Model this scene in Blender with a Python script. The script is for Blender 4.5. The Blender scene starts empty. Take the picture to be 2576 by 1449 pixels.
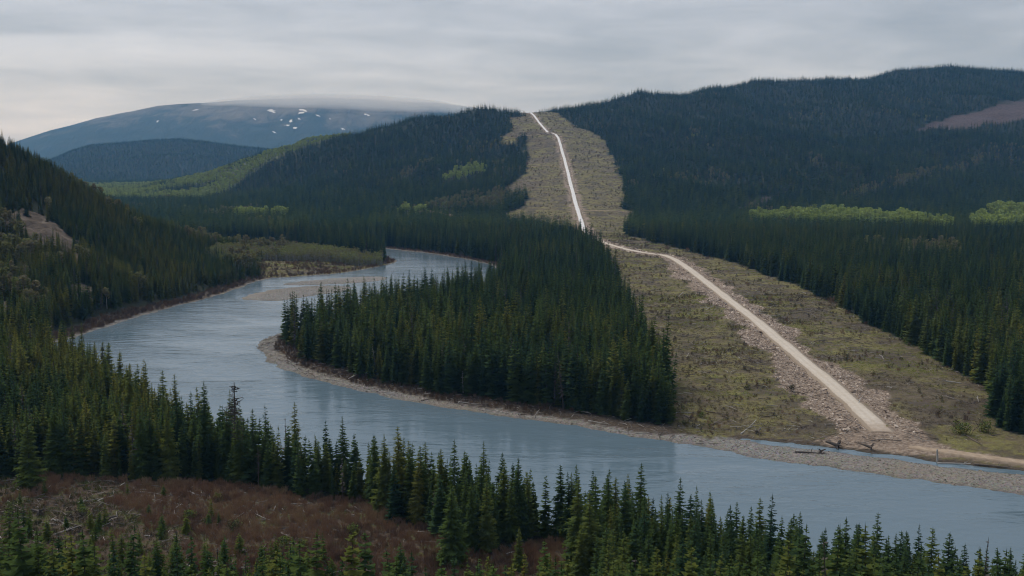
import bpy, math, random
import numpy as np
from mathutils import Vector, Matrix, Euler

sc = bpy.context.scene
C = sc.collection
RNG = np.random.default_rng(7)
random.seed(7)

# ------------------------------------------------------------------ camera
CAM_Z = 92.0
FPX, CU, CV = 2600.0, 1288.0, 724.5          # focal length and centre in a 2576 x 1449 picture
PITCH = math.atan((CV - 410.0) / FPX)
cam = bpy.data.objects.new('camera', bpy.data.cameras.new('camera'))
C.objects.link(cam)
cam.location = (0, 0, CAM_Z)
cam.rotation_euler = (math.pi / 2 - PITCH, 0, 0)
cam.data.sensor_width = 36.0
cam.data.lens = FPX / 2576 * 36.0
cam.data.clip_start = 1.0
cam.data.clip_end = 60000.0
sc.camera = cam

# ------------------------------------------------------------------ light
SUN_EL, SUN_AZ = math.radians(52), math.radians(-40)    # azimuth from +Y towards +X
world = bpy.data.worlds.new('World')
sc.world = world
world.use_nodes = True
wt = world.node_tree
for n in list(wt.nodes):
    wt.nodes.remove(n)


def N(t, kind, **kw):
    n = t.nodes.new(kind)
    for k, v in kw.items():
        if k.startswith('i_'):
            n.inputs[k[2:].replace('_', ' ')].default_value = v
        else:
            setattr(n, k, v)
    return n


def L(t, a, b):
    t.links.new(a, b)


def math_node(t, op, a, b=None, c=None, clamp=False):
    n = t.nodes.new('ShaderNodeMath')
    n.operation = op
    n.use_clamp = clamp
    for i, x in enumerate((a, b, c)):
        if x is None:
            continue
        if isinstance(x, (int, float)):
            n.inputs[i].default_value = x
        else:
            t.links.new(x, n.inputs[i])
    return n.outputs[0]


def ramp(t, fac, stops, interp='LINEAR'):
    n = t.nodes.new('ShaderNodeValToRGB')
    n.color_ramp.interpolation = interp
    e = n.color_ramp.elements
    while len(e) < len(stops):
        e.new(0.5)
    for k, (p, c) in enumerate(stops):
        e[k].position = p
        e[k].color = (*c, 1) if len(c) == 3 else c
    t.links.new(fac, n.inputs[0])
    return n.outputs[0]


sky = N(wt, 'ShaderNodeTexSky', sky_type='NISHITA', sun_disc=False, sun_elevation=SUN_EL, sun_rotation=SUN_AZ)
tc = N(wt, 'ShaderNodeTexCoord')
sep = N(wt, 'ShaderNodeSeparateXYZ')
L(wt, tc.outputs['Generated'], sep.inputs[0])
dz = math_node(wt, 'ADD', math_node(wt, 'MAXIMUM', sep.outputs[2], 0.0), 0.085)
cx = math_node(wt, 'DIVIDE', sep.outputs[0], dz)
cy = math_node(wt, 'DIVIDE', sep.outputs[1], dz)
comb = N(wt, 'ShaderNodeCombineXYZ')
L(wt, cx, comb.inputs[0])
L(wt, cy, comb.inputs[1])
comb.inputs[2].default_value = 9.4
nz1 = N(wt, 'ShaderNodeTexNoise', i_Scale=0.28, i_Detail=6.0, i_Roughness=0.5, i_Distortion=0.6)
L(wt, comb.outputs[0], nz1.inputs['Vector'])
nz2 = N(wt, 'ShaderNodeTexNoise', i_Scale=1.5, i_Detail=6.0, i_Roughness=0.6, i_Distortion=0.5)
L(wt, comb.outputs[0], nz2.inputs['Vector'])
mixn = math_node(wt, 'MULTIPLY_ADD', nz2.outputs['Fac'], 0.2, math_node(wt, 'MULTIPLY', nz1.outputs['Fac'], 0.8))
cloud = ramp(wt, mixn, [(0.37, (2.0, 2.28, 2.76)), (0.45, (2.8, 3.1, 3.66)), (0.54, (4.05, 4.36, 5.05)), (0.63, (5.2, 5.48, 6.2))])
mixs = N(wt, 'ShaderNodeMix', data_type='RGBA')
mixs.inputs[0].default_value = 0.9
L(wt, sky.outputs[0], mixs.inputs[6])
L(wt, cloud, mixs.inputs[7])
bg = N(wt, 'ShaderNodeBackground')
bg.inputs['Strength'].default_value = 0.1
L(wt, mixs.outputs[2], bg.inputs['Color'])
L(wt, bg.outputs[0], N(wt, 'ShaderNodeOutputWorld').inputs['Surface'])

sun = bpy.data.objects.new('sun', bpy.data.lights.new('sun', 'SUN'))
C.objects.link(sun)
sun.data.energy = 1.5
sun.data.angle = math.radians(25)
sun.data.color = (1.0, 0.965, 0.92)
sd_ = Vector((math.sin(SUN_AZ) * math.cos(SUN_EL), math.cos(SUN_AZ) * math.cos(SUN_EL), math.sin(SUN_EL)))
sun.rotation_euler = sd_.to_track_quat('Z', 'Y').to_euler()
sun.location = (0, 0, 500)

sc.view_settings.view_transform = 'Standard'
sc.view_settings.look = 'None'
sc.view_settings.gamma = 1.0
sc.view_settings.use_curve_mapping = False
sc.view_settings.exposure = 0.5
sc.render.engine = 'CYCLES'
cy_ = sc.cycles
cy_.max_bounces = 6
cy_.diffuse_bounces = 3
cy_.glossy_bounces = 2
cy_.transmission_bounces = 2
cy_.volume_bounces = 3
cy_.transparent_max_bounces = 8
cy_.use_denoising = True
cy_.filter_width = 1.1

HAZE_DENSITY = 5.2e-5
HAZE_COLOR = (0.24, 0.56, 1.0)


# ------------------------------------------------------------------ tags
def tag(o, label=None, cat=None, group=None, kind=None):
    if label:
        o['label'] = label
    if cat:
        o['category'] = cat
    if group:
        o['group'] = group
    if kind:
        o['kind'] = kind
    return o


def mesh_from(name, verts, faces, mats, mat_idx=None, smooth=False):
    me = bpy.data.meshes.new(name)
    me.from_pydata([tuple(v) for v in verts], [], [tuple(f) for f in faces])
    for m in (mats if isinstance(mats, (list, tuple)) else [mats]):
        me.materials.append(m)
    if mat_idx is not None:
        me.polygons.foreach_set('material_index', np.asarray(mat_idx, dtype=np.int32))
    if smooth:
        me.polygons.foreach_set('use_smooth', np.ones(len(faces), dtype=bool))
    me.update()
    return me


def link(name, data, parent=None, loc=None):
    o = bpy.data.objects.new(name, data)
    C.objects.link(o)
    if parent is not None:
        o.parent = parent
    if loc is not None:
        o.location = loc
    return o


# ------------------------------------------------------------------ picture rays and noise
cp, sp = math.cos(PITCH), math.sin(PITCH)


def ray(u, v):
    u = np.asarray(u, float)
    v = np.asarray(v, float)
    a, b = (u - CU) / FPX, (CV - v) / FPX
    return a, cp + b * sp, -sp + b * cp


def at_depth(u, v, Y):
    a, dy, dz_ = ray(u, v)
    t = Y / dy
    return a * t, CAM_Z + dz_ * t


def at_level(u, v, z=0.0):
    a, dy, dz_ = ray(u, v)
    t = (z - CAM_Z) / dz_
    return np.stack([a * t, dy * t], -1)


def project(X, Y, Z):
    d = Z - CAM_Z
    f = Y * cp - d * sp
    return CU + FPX * X / f, CV - FPX * (Y * sp + d * cp) / f


def _hash(ix, iy, seed):
    h = (ix.astype(np.int64) * 374761393 + iy.astype(np.int64) * 668265263 + seed * 974634777) & 0x7fffffff
    h = ((h ^ (h >> 13)) * 1274126177) & 0x7fffffff
    h = h ^ (h >> 16)
    return (h & 0xffff) / 65535.0


def vnoise(x, y, seed=0):
    ix, iy = np.floor(x), np.floor(y)
    fx, fy = x - ix, y - iy
    fx, fy = fx * fx * (3 - 2 * fx), fy * fy * (3 - 2 * fy)
    a, b = _hash(ix, iy, seed), _hash(ix + 1, iy, seed)
    c, d = _hash(ix, iy + 1, seed), _hash(ix + 1, iy + 1, seed)
    return (a + (b - a) * fx) * (1 - fy) + (c + (d - c) * fx) * fy


def fbm(x, y, octaves=4, seed=0, rough=0.5):
    s, amp, tot = 0.0, 1.0, 0.0
    for k in range(octaves):
        s = s + amp * vnoise(x * 2 ** k, y * 2 ** k, seed + k * 17)
        tot += amp
        amp *= rough
    return s / tot


def inside(px, py, poly):
    poly = np.asarray(poly, float)
    res = np.zeros(px.shape, bool)
    x1, y1 = poly[-1]
    for x2, y2 in poly:
        if y1 != y2:
            m = (y1 > py) != (y2 > py)
            res ^= m & (px < (x2 - x1) * (py - y1) / (y2 - y1) + x1)
        x1, y1 = x2, y2
    return res


def seg_dist(px, py, poly, closed=True):
    poly = np.asarray(poly, float)
    best = np.full(px.shape, 1e9)
    n = len(poly)
    for k in range(n if closed else n - 1):
        ax, ay = poly[k]
        bx, by = poly[(k + 1) % n]
        dx, dy = bx - ax, by - ay
        l2 = dx * dx + dy * dy + 1e-9
        t = np.clip(((px - ax) * dx + (py - ay) * dy) / l2, 0, 1)
        best = np.minimum(best, (px - ax - t * dx) ** 2 + (py - ay - t * dy) ** 2)
    return np.sqrt(best)


def smooth_poly(p, rounds=2, closed=True):
    p = np.asarray(p, float)
    for _ in range(rounds):
        q = np.roll(p, -1, 0) if closed else p[1:]
        a = p if closed else p[:-1]
        new = np.stack([a * .75 + q * .25, a * .25 + q * .75], 1).reshape(-1, 2)
        if not closed:
            new = np.vstack([p[:1], new, p[-1:]])
        p = new
    return p


# ------------------------------------------------------------------ river outline (on the water level)
far_bank = [(100, 868), (185, 851), (250, 828), (330, 801), (420, 776), (500, 756), (560, 739), (620, 717), (665, 701),
            (750, 696), (850, 689), (930, 676), (985, 664), (1003, 657), (985, 649), (960, 637), (915, 629),
            (800, 625), (600, 622), (450, 620), (380, 618), (380, 606), (600, 610), (760, 612), (915, 620), (1000, 629), (1060, 635),
            (1130, 645), (1195, 656), (1250, 672), (1262, 692)]
peninsula_bank = [(1200, 722), (1100, 750), (1000, 768), (900, 785), (800, 810), (745, 826), (690, 843), (652, 858), (640, 870),
                  (662, 893), (684, 917), (740, 941), (850, 972), (1000, 1005), (1150, 1030), (1300, 1052), (1450, 1071), (1500, 1084),
                  (1650, 1106), (1800, 1126), (1835, 1141), (1950, 1160), (2100, 1180), (2300, 1206), (2576, 1245), (2900, 1290)]
near_bank = [(2900, 1720), (2576, 1600), (2300, 1540), (2000, 1462), (1700, 1392), (1440, 1335), (1200, 1285), (1000, 1240), (800, 1205),
             (620, 1160), (500, 1110), (400, 1055), (300, 985), (220, 915), (150, 880)]
W_RIVER = smooth_poly(at_level(*np.array(far_bank + peninsula_bank + near_bank).T), 2)
STREAM = smooth_poly(at_level(*np.array([(1835, 1103), (1950, 1110), (2080, 1125), (2180, 1139), (2350, 1160), (2576, 1186), (2800, 1213),
                                         (2800, 1226), (2576, 1196), (2350, 1170), (2200, 1150), (2100, 1137), (1950, 1120)]).T), 1)
BAR_A = smooth_poly(at_level(*np.array([(597, 753), (640, 736), (720, 724), (830, 717), (900, 722), (860, 735), (780, 743), (720, 757), (650, 757)]).T), 2)
BAR_B = smooth_poly(at_level(*np.array([(690, 718), (760, 707), (860, 698), (965, 695), (985, 702), (900, 713), (800, 716)]).T), 2)
_sl = at_level(*np.array([(1835, 1104), (1950, 1115), (2090, 1131), (2190, 1145), (2350, 1165), (2576, 1191), (2800, 1220)]).T)
STREAM_X, STREAM_Y = _sl[:, 0], _sl[:, 1]
NEAR_LAND = np.vstack([at_level(*np.array(near_bank).T), [(-260, 470), (-600, 300), (-900, -300), (900, -300)]])


def shore(X, Y):
    """signed distance to the water: positive on land"""
    sd = np.full(X.shape, 400.0)
    m = (Y > 60) & (Y < 1700) & (np.abs(X) < 900)
    x, y = X[m], Y[m]
    jx = (vnoise(x / 6, y / 6, 3) - .5) * 3.2 + (vnoise(x / 2.2, y / 2.2, 5) - .5) * 1.4
    jy = (vnoise(x / 6, y / 6, 4) - .5) * 3.2 + (vnoise(x / 2.2, y / 2.2, 6) - .5) * 1.4
    x, y = x + jx, y + jy
    wet = inside(x, y, W_RIVER)
    d = seg_dist(x, y, W_RIVER)
    wet_s = inside(x, y, STREAM)
    d = np.minimum(d, seg_dist(x, y, STREAM))
    wet |= wet_s
    for bar in (BAR_A, BAR_B):
        ib = inside(x, y, bar)
        db = seg_dist(x, y, bar)
        d = np.where(wet | ib, np.minimum(d, db), d)
        wet &= ~ib
    sd[m] = np.where(wet, -d, d)
    return sd


# ------------------------------------------------------------------ hills from control points (picture position, distance, trees on top)
ctrl = []


def cpt(u, v, Y, tree=0.0):
    X, Z = at_depth(u, v, Y)
    ctrl.append((float(X), float(Y), float(Z) - tree))
    return ctrl[-1]


def ridge(pts, back, drop, tree):
    for (u, v, Y) in pts:
        x, y, z = cpt(u, v, Y, tree)
        k = (y + back) / y
        ctrl.append((x * k, y + back, z - drop if z - drop > 0 else 0.0))


# right hill
ridge([(1470, 257, 3350), (1600, 240, 3500), (1800, 215, 3700), (2000, 200, 3850), (2200, 182, 4000), (2400, 166, 4000), (2576, 178, 3900)], 1300, 260, 17)
ridge([(2900, 215, 3800), (3400, 300, 3600)], 1300, 200, 17)
ridge([(1340, 288, 3000), (1390, 285, 3080), (1300, 291, 2960)], 1100, 170, 0)
ridge([(1430, 268, 3150)], 1100, 170, 17)
for p in [(1640, 596, 1420), (1800, 590, 1450), (2100, 590, 1450), (2576, 600, 1400), (3000, 600, 1400)]:
    X, _ = at_depth(*p)
    ctrl.append((float(X), float(p[2]), 0.5))
for p in [(2080, 552, 1700), (2500, 545, 1650), (1900, 556, 1680), (1620, 560, 1560), (2300, 555, 1680)]:
    cpt(*p)
for p in [(2450, 292, 2950), (2100, 400, 2350), (1800, 400, 2350), (2500, 430, 2250), (2300, 330, 2850), (2100, 300, 3000), (1800, 310, 2900),
          (1700, 450, 2000), (1580, 470, 1930), (1560, 410, 2250), (1530, 355, 2620), (2000, 480, 1980), (2350, 480, 2000), (2850, 430, 2200),
          (1460, 310, 2850), (1950, 250, 3400), (2400, 225, 3450), (2800, 300, 2900), (1650, 330, 2700), (2900, 540, 1650)]:
    cpt(*p, 12)
# cleared strip
for p in [(1470, 590, 1330), (1450, 530, 1650), (1540, 530, 1640), (1340, 530, 1640), (1340, 560, 1480), (1440, 480, 1900), (1345, 480, 1880), (1430, 430, 2180), (1350, 430, 2160),
          (1500, 430, 2180), (1395, 345, 2620), (1300, 345, 2580), (1460, 350, 2620), (1380, 333, 2680), (1360, 310, 2850), (1540, 480, 1900)]:
    cpt(*p)
# centre hill
ridge([(1280, 277, 2930), (1200, 281, 2900), (1150, 297, 2880), (1100, 316, 2850), (1000, 352, 2800), (900, 385, 2750), (800, 412, 2700)], 900, 200, 17)
for p in [(750, 435, 2650), (690, 458, 2600), (620, 485, 2500)]:
    cpt(*p, 17)
for p in [(1000, 430, 2300), (1150, 400, 2350), (1250, 400, 2400), (1200, 350, 2620), (1100, 500, 1800), (1260, 490, 1830), (1000, 490, 1900), (900, 470, 2150), (1180, 450, 2080),
          (1260, 540, 1560), (1100, 545, 1520), (900, 525, 1700), (750, 505, 1950), (650, 520, 1900)]:
    cpt(*p, 9)
for u in (650, 800, 950, 1080, 1200, 1300):
    X, _ = at_depth(u, 600, 1300)
    ctrl.append((float(X), 1300.0, 0.6))
for (x, y) in [(-520, 1500), (-700, 1800), (-900, 2200), (-1100, 2800), (-1300, 3400), (-900, 3400), (-1800, 3200), (-1400, 1900), (-450, 1300), (-650, 1350)]:
    ctrl.append((x, y, 0.0))
ctrl += [(-3000, 4600, 0), (-2000, 4600, 0), (-1000, 4600, 0), (-300, 4800, 10), (-1500, 3900, 0), (-700, 3900, 5), (1500, 5800, 60), (4000, 5600, 150)]
# left hill
ridge([(-420, 240, 880), (-200, 280, 880), (0, 345, 900), (50, 375, 905), (100, 404, 910), (150, 431, 915), (200, 464, 920), (250, 490, 935), (300, 515, 950), (350, 536, 980), (400, 556, 1010), (450, 573, 1040)], 260, 60, 11)
cpt(500, 590, 1080, 14)
for p in [(60, 530, 745), (120, 560, 735), (30, 480, 800), (180, 620, 690), (120, 640, 680), (60, 640, 670), (230, 640, 720), (300, 640, 740), (400, 650, 800), (500, 655, 860),
          (250, 730, 620), (150, 730, 605), (30, 740, 590), (350, 720, 700), (-150, 640, 660), (-150, 760, 580)]:
    cpt(*p, 2)
for (u, v) in [(185, 851), (250, 828), (330, 801), (420, 776), (500, 756), (560, 739), (620, 717), (665, 701), (560, 640), (640, 640), (800, 660), (900, 650)]:
    x, y = at_level(u, v)
    ctrl.append((float(x), float(y), 0.0))
ctrl += [(-215, 500, 9), (-270, 430, 12), (-330, 360, 12), (-300, 520, 16), (-420, 500, 30)]
# flats, near bank and the camera's own hill
for (u, v) in [(640, 870), (850, 972), (1150, 1030), (1500, 1084), (1835, 1141), (2300, 1206), (2576, 1245), (800, 810), (1100, 750), (1262, 692), (1000, 900), (1300, 900), (1300, 780), (1600, 900),
               (1600, 1030), (1450, 680), (1600, 660), (1800, 720), (2000, 800), (2250, 950), (2500, 1060), (2300, 760), (2576, 800), (2000, 680), (2400, 700), (2800, 800),
               (2800, 1600), (2300, 1540), (1700, 1392), (1000, 1240), (620, 1160), (400, 1055), (220, 915), (800, 1350), (1400, 1420), (400, 1300), (400, 1430), (900, 1440), (100, 1260), (0, 1420)]:
    x, y = at_level(u, v)
    ctrl.append((float(x), float(y), 0.0))
for x in (-500, -250, 0, 250, 500):
    ctrl += [(x, 190, 1.0), (x * 1.1, 140, 14), (x, 60, 56), (x, 0, 86), (x, -120, 104), (x * 1.5, -240, 108)]
ctrl += [(700, 700, 3), (900, 1000, 6), (700, 300, 3)]
ctrl = np.array(ctrl)


def warp(X, Y):
    Yr = Y + 320.0
    return np.stack([X / Yr, np.log(Yr)], -1)


RC = 0.008
_wc = warp(ctrl[:, 0], ctrl[:, 1])
_A = np.sqrt(((_wc[:, None] - _wc[None]) ** 2).sum(-1) + RC * RC)
_zs = ctrl[:, 2] / (ctrl[:, 1] + 320.0)
_W = np.linalg.solve(_A + np.eye(len(ctrl)) * -4e-3, _zs)


def hills(X, Y):
    out = np.empty(X.size)
    w = warp(X.ravel(), Y.ravel())
    for a in range(0, len(w), 40000):
        b = w[a:a + 40000]
        d = np.sqrt((b[:, None, 0] - _wc[None, :, 0]) ** 2 + (b[:, None, 1] - _wc[None, :, 1]) ** 2 + RC * RC)
        out[a:a + 40000] = d @ _W
    return (out.reshape(X.shape)) * (Y + 320.0)


# ------------------------------------------------------------------ terrain grid
rows = np.concatenate([np.arange(-250, 190, 14.0), np.arange(190, 560, 1.7), np.arange(560, 1250, 3.4), np.arange(1250, 1700, 7.0),
                       np.arange(1700, 4000, 13.0), np.arange(4000, 9300, 55.0)])
cols = np.concatenate([np.arange(-1.0, -0.42, 0.02), np.arange(-0.42, 0.42, 0.0027), np.arange(0.42, 1.001, 0.02)])
GX = cols[None, :] * (rows[:, None] + 320.0)
GY = np.repeat(rows[:, None], len(cols), 1)
SD = shore(GX, GY)
hz = hills(GX, GY)
hz = 0.5 * (hz + np.sqrt(hz * hz + 9.0)) - 1.2
hz = np.clip(hz, 0, None)
low = np.interp(SD, [-14, -4, 0, 2, 6, 13, 30, 80], [-2.2, -.8, -.02, .22, .55, 1.1, 2.0, 2.6])
on_bars = inside(GX, GY, BAR_A) | inside(GX, GY, BAR_B)
near_w = np.clip((SD - 2) / 20, 0, 1)
rough = (fbm(GX / 9, GY / 9, 3, 11) - .5) * 1.3 * near_w
hn = np.clip(hz / 60, 0, 1)
gully = (fbm(GX / 190 + GY / 700, GY / 420 - GX / 900, 4, 21) - .5) * 2
hz = np.where((SD < 0) | on_bars, 0, hz)
calm = np.clip((np.abs(GX - 100) - 110) / 130, .12, 1) ** np.where((GY > 1250) & (GY < 3200), 1, 0)
hz = hz * np.interp(SD, [0, 25], [0.15, 1]) + calm * hn * gully * np.interp(GY, [500, 1500, 3000], [8, 22, 34]) + calm * hn * (fbm(GX / 45, GY / 45, 3, 33) - .5) * 5 * (GY < 3400)


def far_hill_shape(pts, Yc, stops, tree):
    """a hill whose crest follows picture points at distance Yc"""
    cx_, cz_ = [], []
    for (u, v) in pts:
        x_, z_ = at_depth(u, v, Yc)
        cx_.append(float(x_))
        cz_.append(max(0.0, float(z_) - tree))
    f = np.array(stops)
    cz2 = np.interp(GX * Yc / np.maximum(GY, 1), cx_, cz_)
    p_ = np.interp(GY, f[:, 0], f[:, 1])
    return cz2 * p_ * p_ * (3 - 2 * p_)


hz = hz * np.where(GX < 400, np.interp(GY, [3400, 4200], [1, 0]), 1)
hz = hz + far_hill_shape([(60, 520), (180, 502), (270, 486), (350, 469), (430, 457), (520, 444), (600, 426), (680, 414), (760, 404), (850, 398), (950, 405), (1100, 430), (1300, 470)], 3350,
                         [(2350, 0), (3350, 1), (3700, .85), (4300, 0)], 12) * (1 + (fbm(GX / 130, GY / 260, 4, 30) - .5) * .5 * np.clip((3300 - GY) / 400, 0, 1))
far_n = (fbm(GX / 800, GY / 420, 3, 29) - .5) * 2
hz = hz + far_hill_shape([(-200, 430), (60, 420), (140, 390), (180, 372), (230, 358), (300, 353), (380, 346), (450, 343), (520, 350), (600, 361), (700, 371), (800, 376), (900, 379), (1100, 383), (1300, 390)], 6400,
                         [(4950, 0), (6400, 1), (7000, .85), (8600, 0)], 24) * (1 + far_n * .3 * np.clip((6300 - GY) / 500, 0, 1))
GZ = low + hz + rough


def ground(X, Y):
    X = np.asarray(X, float)
    Y = np.asarray(Y, float)
    j = np.clip(np.searchsorted(rows, Y) - 1, 0, len(rows) - 2)
    fy = np.clip((Y - rows[j]) / (rows[j + 1] - rows[j]), 0, 1)
    a = X / (np.maximum(Y, -250) + 320.0)
    i = np.clip(np.searchsorted(cols, a) - 1, 0, len(cols) - 2)
    fx = np.clip((a - cols[i]) / (cols[i + 1] - cols[i]), 0, 1)
    return ((GZ[j, i] * (1 - fx) + GZ[j, i + 1] * fx) * (1 - fy) + (GZ[j + 1, i] * (1 - fx) + GZ[j + 1, i + 1] * fx) * fy)


_ys = np.concatenate([np.arange(60, 600, 1.0), np.geomspace(600, 9000, 3500)])


def P(pts):
    """picture points -> ground points (x, y) where the ray first meets the terrain"""
    out = []
    for (u, v) in pts:
        a, dy, dz_ = ray(u, v)
        t = _ys / dy
        hit = np.nonzero(CAM_Z + dz_ * t < ground(a * t, _ys))[0]
        k = hit[0] if len(hit) else len(_ys) - 1
        out.append((a * t[k], _ys[k]))
    return np.array(out)


def P3(u, v):
    x, y = P([(u, v)])[0]
    return Vector((x, y, float(ground(x, y))))


# ------------------------------------------------------------------ areas (on the ground)
CLEAR_UP = P([(1283, 295), (1281, 332), (1267, 342), (1256, 366), (1297, 368), (1303, 345), (1327, 342), (1327, 410), (1317, 437), (1267, 472), (1262, 486), (1300, 484), (1327, 484), (1327, 505),
              (1313, 522), (1267, 539), (1281, 556), (1356, 562), (1420, 582), (1448, 598), (1487, 610), (1519, 630), (1600, 640), (1738, 636), (1640, 607), (1590, 596), (1569, 584), (1580, 566), (1594, 536),
              (1573, 527), (1573, 499), (1562, 456), (1548, 413), (1533, 385), (1519, 353), (1473, 328), (1441, 314), (1427, 297), (1400, 290), (1360, 290), (1320, 292)])
CLEAR_UP = np.vstack([CLEAR_UP, [(60, 3250), (-10, 3250)]])[np.r_[0:len(CLEAR_UP) - 3, len(CLEAR_UP), len(CLEAR_UP) + 1, len(CLEAR_UP) - 1]]
CLEAR_LOW = P([(1672, 1056), (1668, 1000), (1644, 920), (1616, 850), (1586, 790), (1562, 740), (1539, 690), (1522, 655), (1510, 632), (1470, 605), (1487, 598), (1600, 612), (1738, 634), (1850, 661), (1950, 700),
               (2038, 734), (2111, 772), (2219, 836), (2319, 876), (2414, 939), (2466, 966), (2498, 993), (2500, 1077), (2576, 1103), (2900, 1140), (2900, 1300), (1835, 1145), (1700, 1115)])
CLEAR_NEAR = P([(-500, 1190), (0, 1205), (111, 1198), (341, 1212), (545, 1216), (716, 1235), (767, 1254), (937, 1262), (1001, 1320), (1077, 1328), (1160, 1388), (1234, 1392), (1341, 1362), (1425, 1367), (1442, 1448),
                (1480, 1640), (-900, 1640)])
BENCH = P([(1040, 527), (1110, 533), (1180, 548), (1270, 556), (1290, 562), (1200, 556), (1120, 543), (1045, 533)])
ROCK = [P([(14, 560), (50, 527), (107, 542), (149, 570), (195, 609), (215, 650), (199, 676), (160, 645), (120, 606), (60, 580)]),
        P([(168, 726), (199, 712), (231, 727), (243, 765), (215, 762), (185, 750)]),
        P([(-40, 760), (0, 762), (36, 783), (45, 812), (0, 822), (-40, 820)])]
CUT = P([(2305, 330), (2340, 310), (2400, 290), (2500, 268), (2576, 250), (2700, 240), (2700, 285), (2576, 300), (2480, 312), (2400, 328)])
MEADOW = P([(655, 697), (655, 672), (660, 655), (800, 657), (900, 670), (985, 661), (1003, 657), (985, 664), (930, 676), (850, 689), (750, 696)])
SCAR = P([(1850, 525), (1900, 505), (1985, 470), (1975, 482), (1920, 512), (1870, 527)])
DIRT_PAD = P([(2050, 1112), (2130, 1090), (2200, 1080), (2262, 1080), (2330, 1106), (2420, 1140), (2576, 1160), (2700, 1176), (2700, 1186), (2560, 1172), (2420, 1156), (2300, 1152), (2200, 1140), (2090, 1124)])
ASPEN = {
    'lime': [P([(1880, 557), (1990, 549), (2080, 541), (2110, 546), (2270, 555), (2400, 577), (2390, 590), (2200, 577), (1900, 567)]),
             P([(2440, 567), (2500, 537), (2650, 532), (2650, 577), (2450, 592)]),
             P([(1153, 440), (1180, 428), (1230, 432), (1200, 455), (1100, 463)]),
             P([(1040, 532), (1100, 540), (1060, 545), (1000, 542)]), P([(600, 545), (720, 548), (715, 556), (600, 553)])],
    'olive': [P([(2100, 502), (2250, 457), (2330, 427), (2470, 400), (2475, 410), (2340, 442), (2270, 472), (2160, 497)]),
              P([(1085, 524), (1150, 499), (1262, 486), (1290, 497), (1240, 532), (1170, 537)]),
              P([(1000, 452), (1060, 417), (1105, 394), (1100, 404), (1050, 434), (1010, 457)]),
              P([(2025, 404), (2065, 402), (2065, 414), (2030, 414)]), P([(2250, 640), (2400, 632), (2420, 660), (2280, 668)]), P([(2140, 628), (2230, 622), (2230, 636), (2150, 640)])],
    'willow': [P([(515, 643), (560, 634), (620, 636), (650, 640), (655, 672), (600, 676), (530, 662)]),
               P([(615, 632), (640, 628), (700, 631), (800, 634), (900, 646), (960, 660), (965, 668), (900, 671), (800, 658), (660, 656)])],
}

road_px = [(2222, 1088), (2150, 1022), (2080, 958), (2000, 890), (1920, 822), (1840, 760), (1760, 697), (1715, 664), (1690, 649), (1665, 642), (1640, 639), (1600, 633), (1560, 624), (1525, 613), (1497, 602),
           (1480, 594), (1468, 577), (1461, 553), (1452, 525), (1440, 480), (1430, 440), (1420, 400), (1410, 365), (1404, 347), (1397, 338), (1388, 335), (1378, 334), (1366, 320), (1352, 303), (1340, 288)]
_rp = P(road_px)
ROAD = np.vstack([smooth_poly(_rp[:20], 1, False), _rp[20:]])
ROAD_END = ROAD[0].copy()
ROAD = np.vstack([ROAD, ROAD[-1:] + (ROAD[-1] - ROAD[-2]) / np.linalg.norm(ROAD[-1] - ROAD[-2]) * 150])
track_px = [(1452, 529), (1490, 530), (1530, 531), (1565, 533), (1590, 535)]
TRACK = smooth_poly(P(track_px), 1, False)
TRACK2 = smooth_poly(P([(2290, 1122), (2400, 1142), (2480, 1153), (2576, 1166), (2680, 1180)]), 1, False)


def road_dist(X, Y, reach=60.0):
    """signed side distance to the road: negative on its left as seen going away"""
    d = np.full(X.shape, reach * 2)
    s = np.ones(X.shape)
    for k in range(len(ROAD) - 1):
        (ax, ay), (bx, by) = ROAD[k], ROAD[k + 1]
        dx, dy = bx - ax, by - ay
        t = np.clip(((X - ax) * dx + (Y - ay) * dy) / (dx * dx + dy * dy), 0, 1)
        dd = np.hypot(X - ax - t * dx, Y - ay - t * dy)
        m = dd < d
        d[m] = dd[m]
        s[m] = np.sign(((X - ax) * dy - (Y - ay) * dx))[m]
    return d * s


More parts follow.
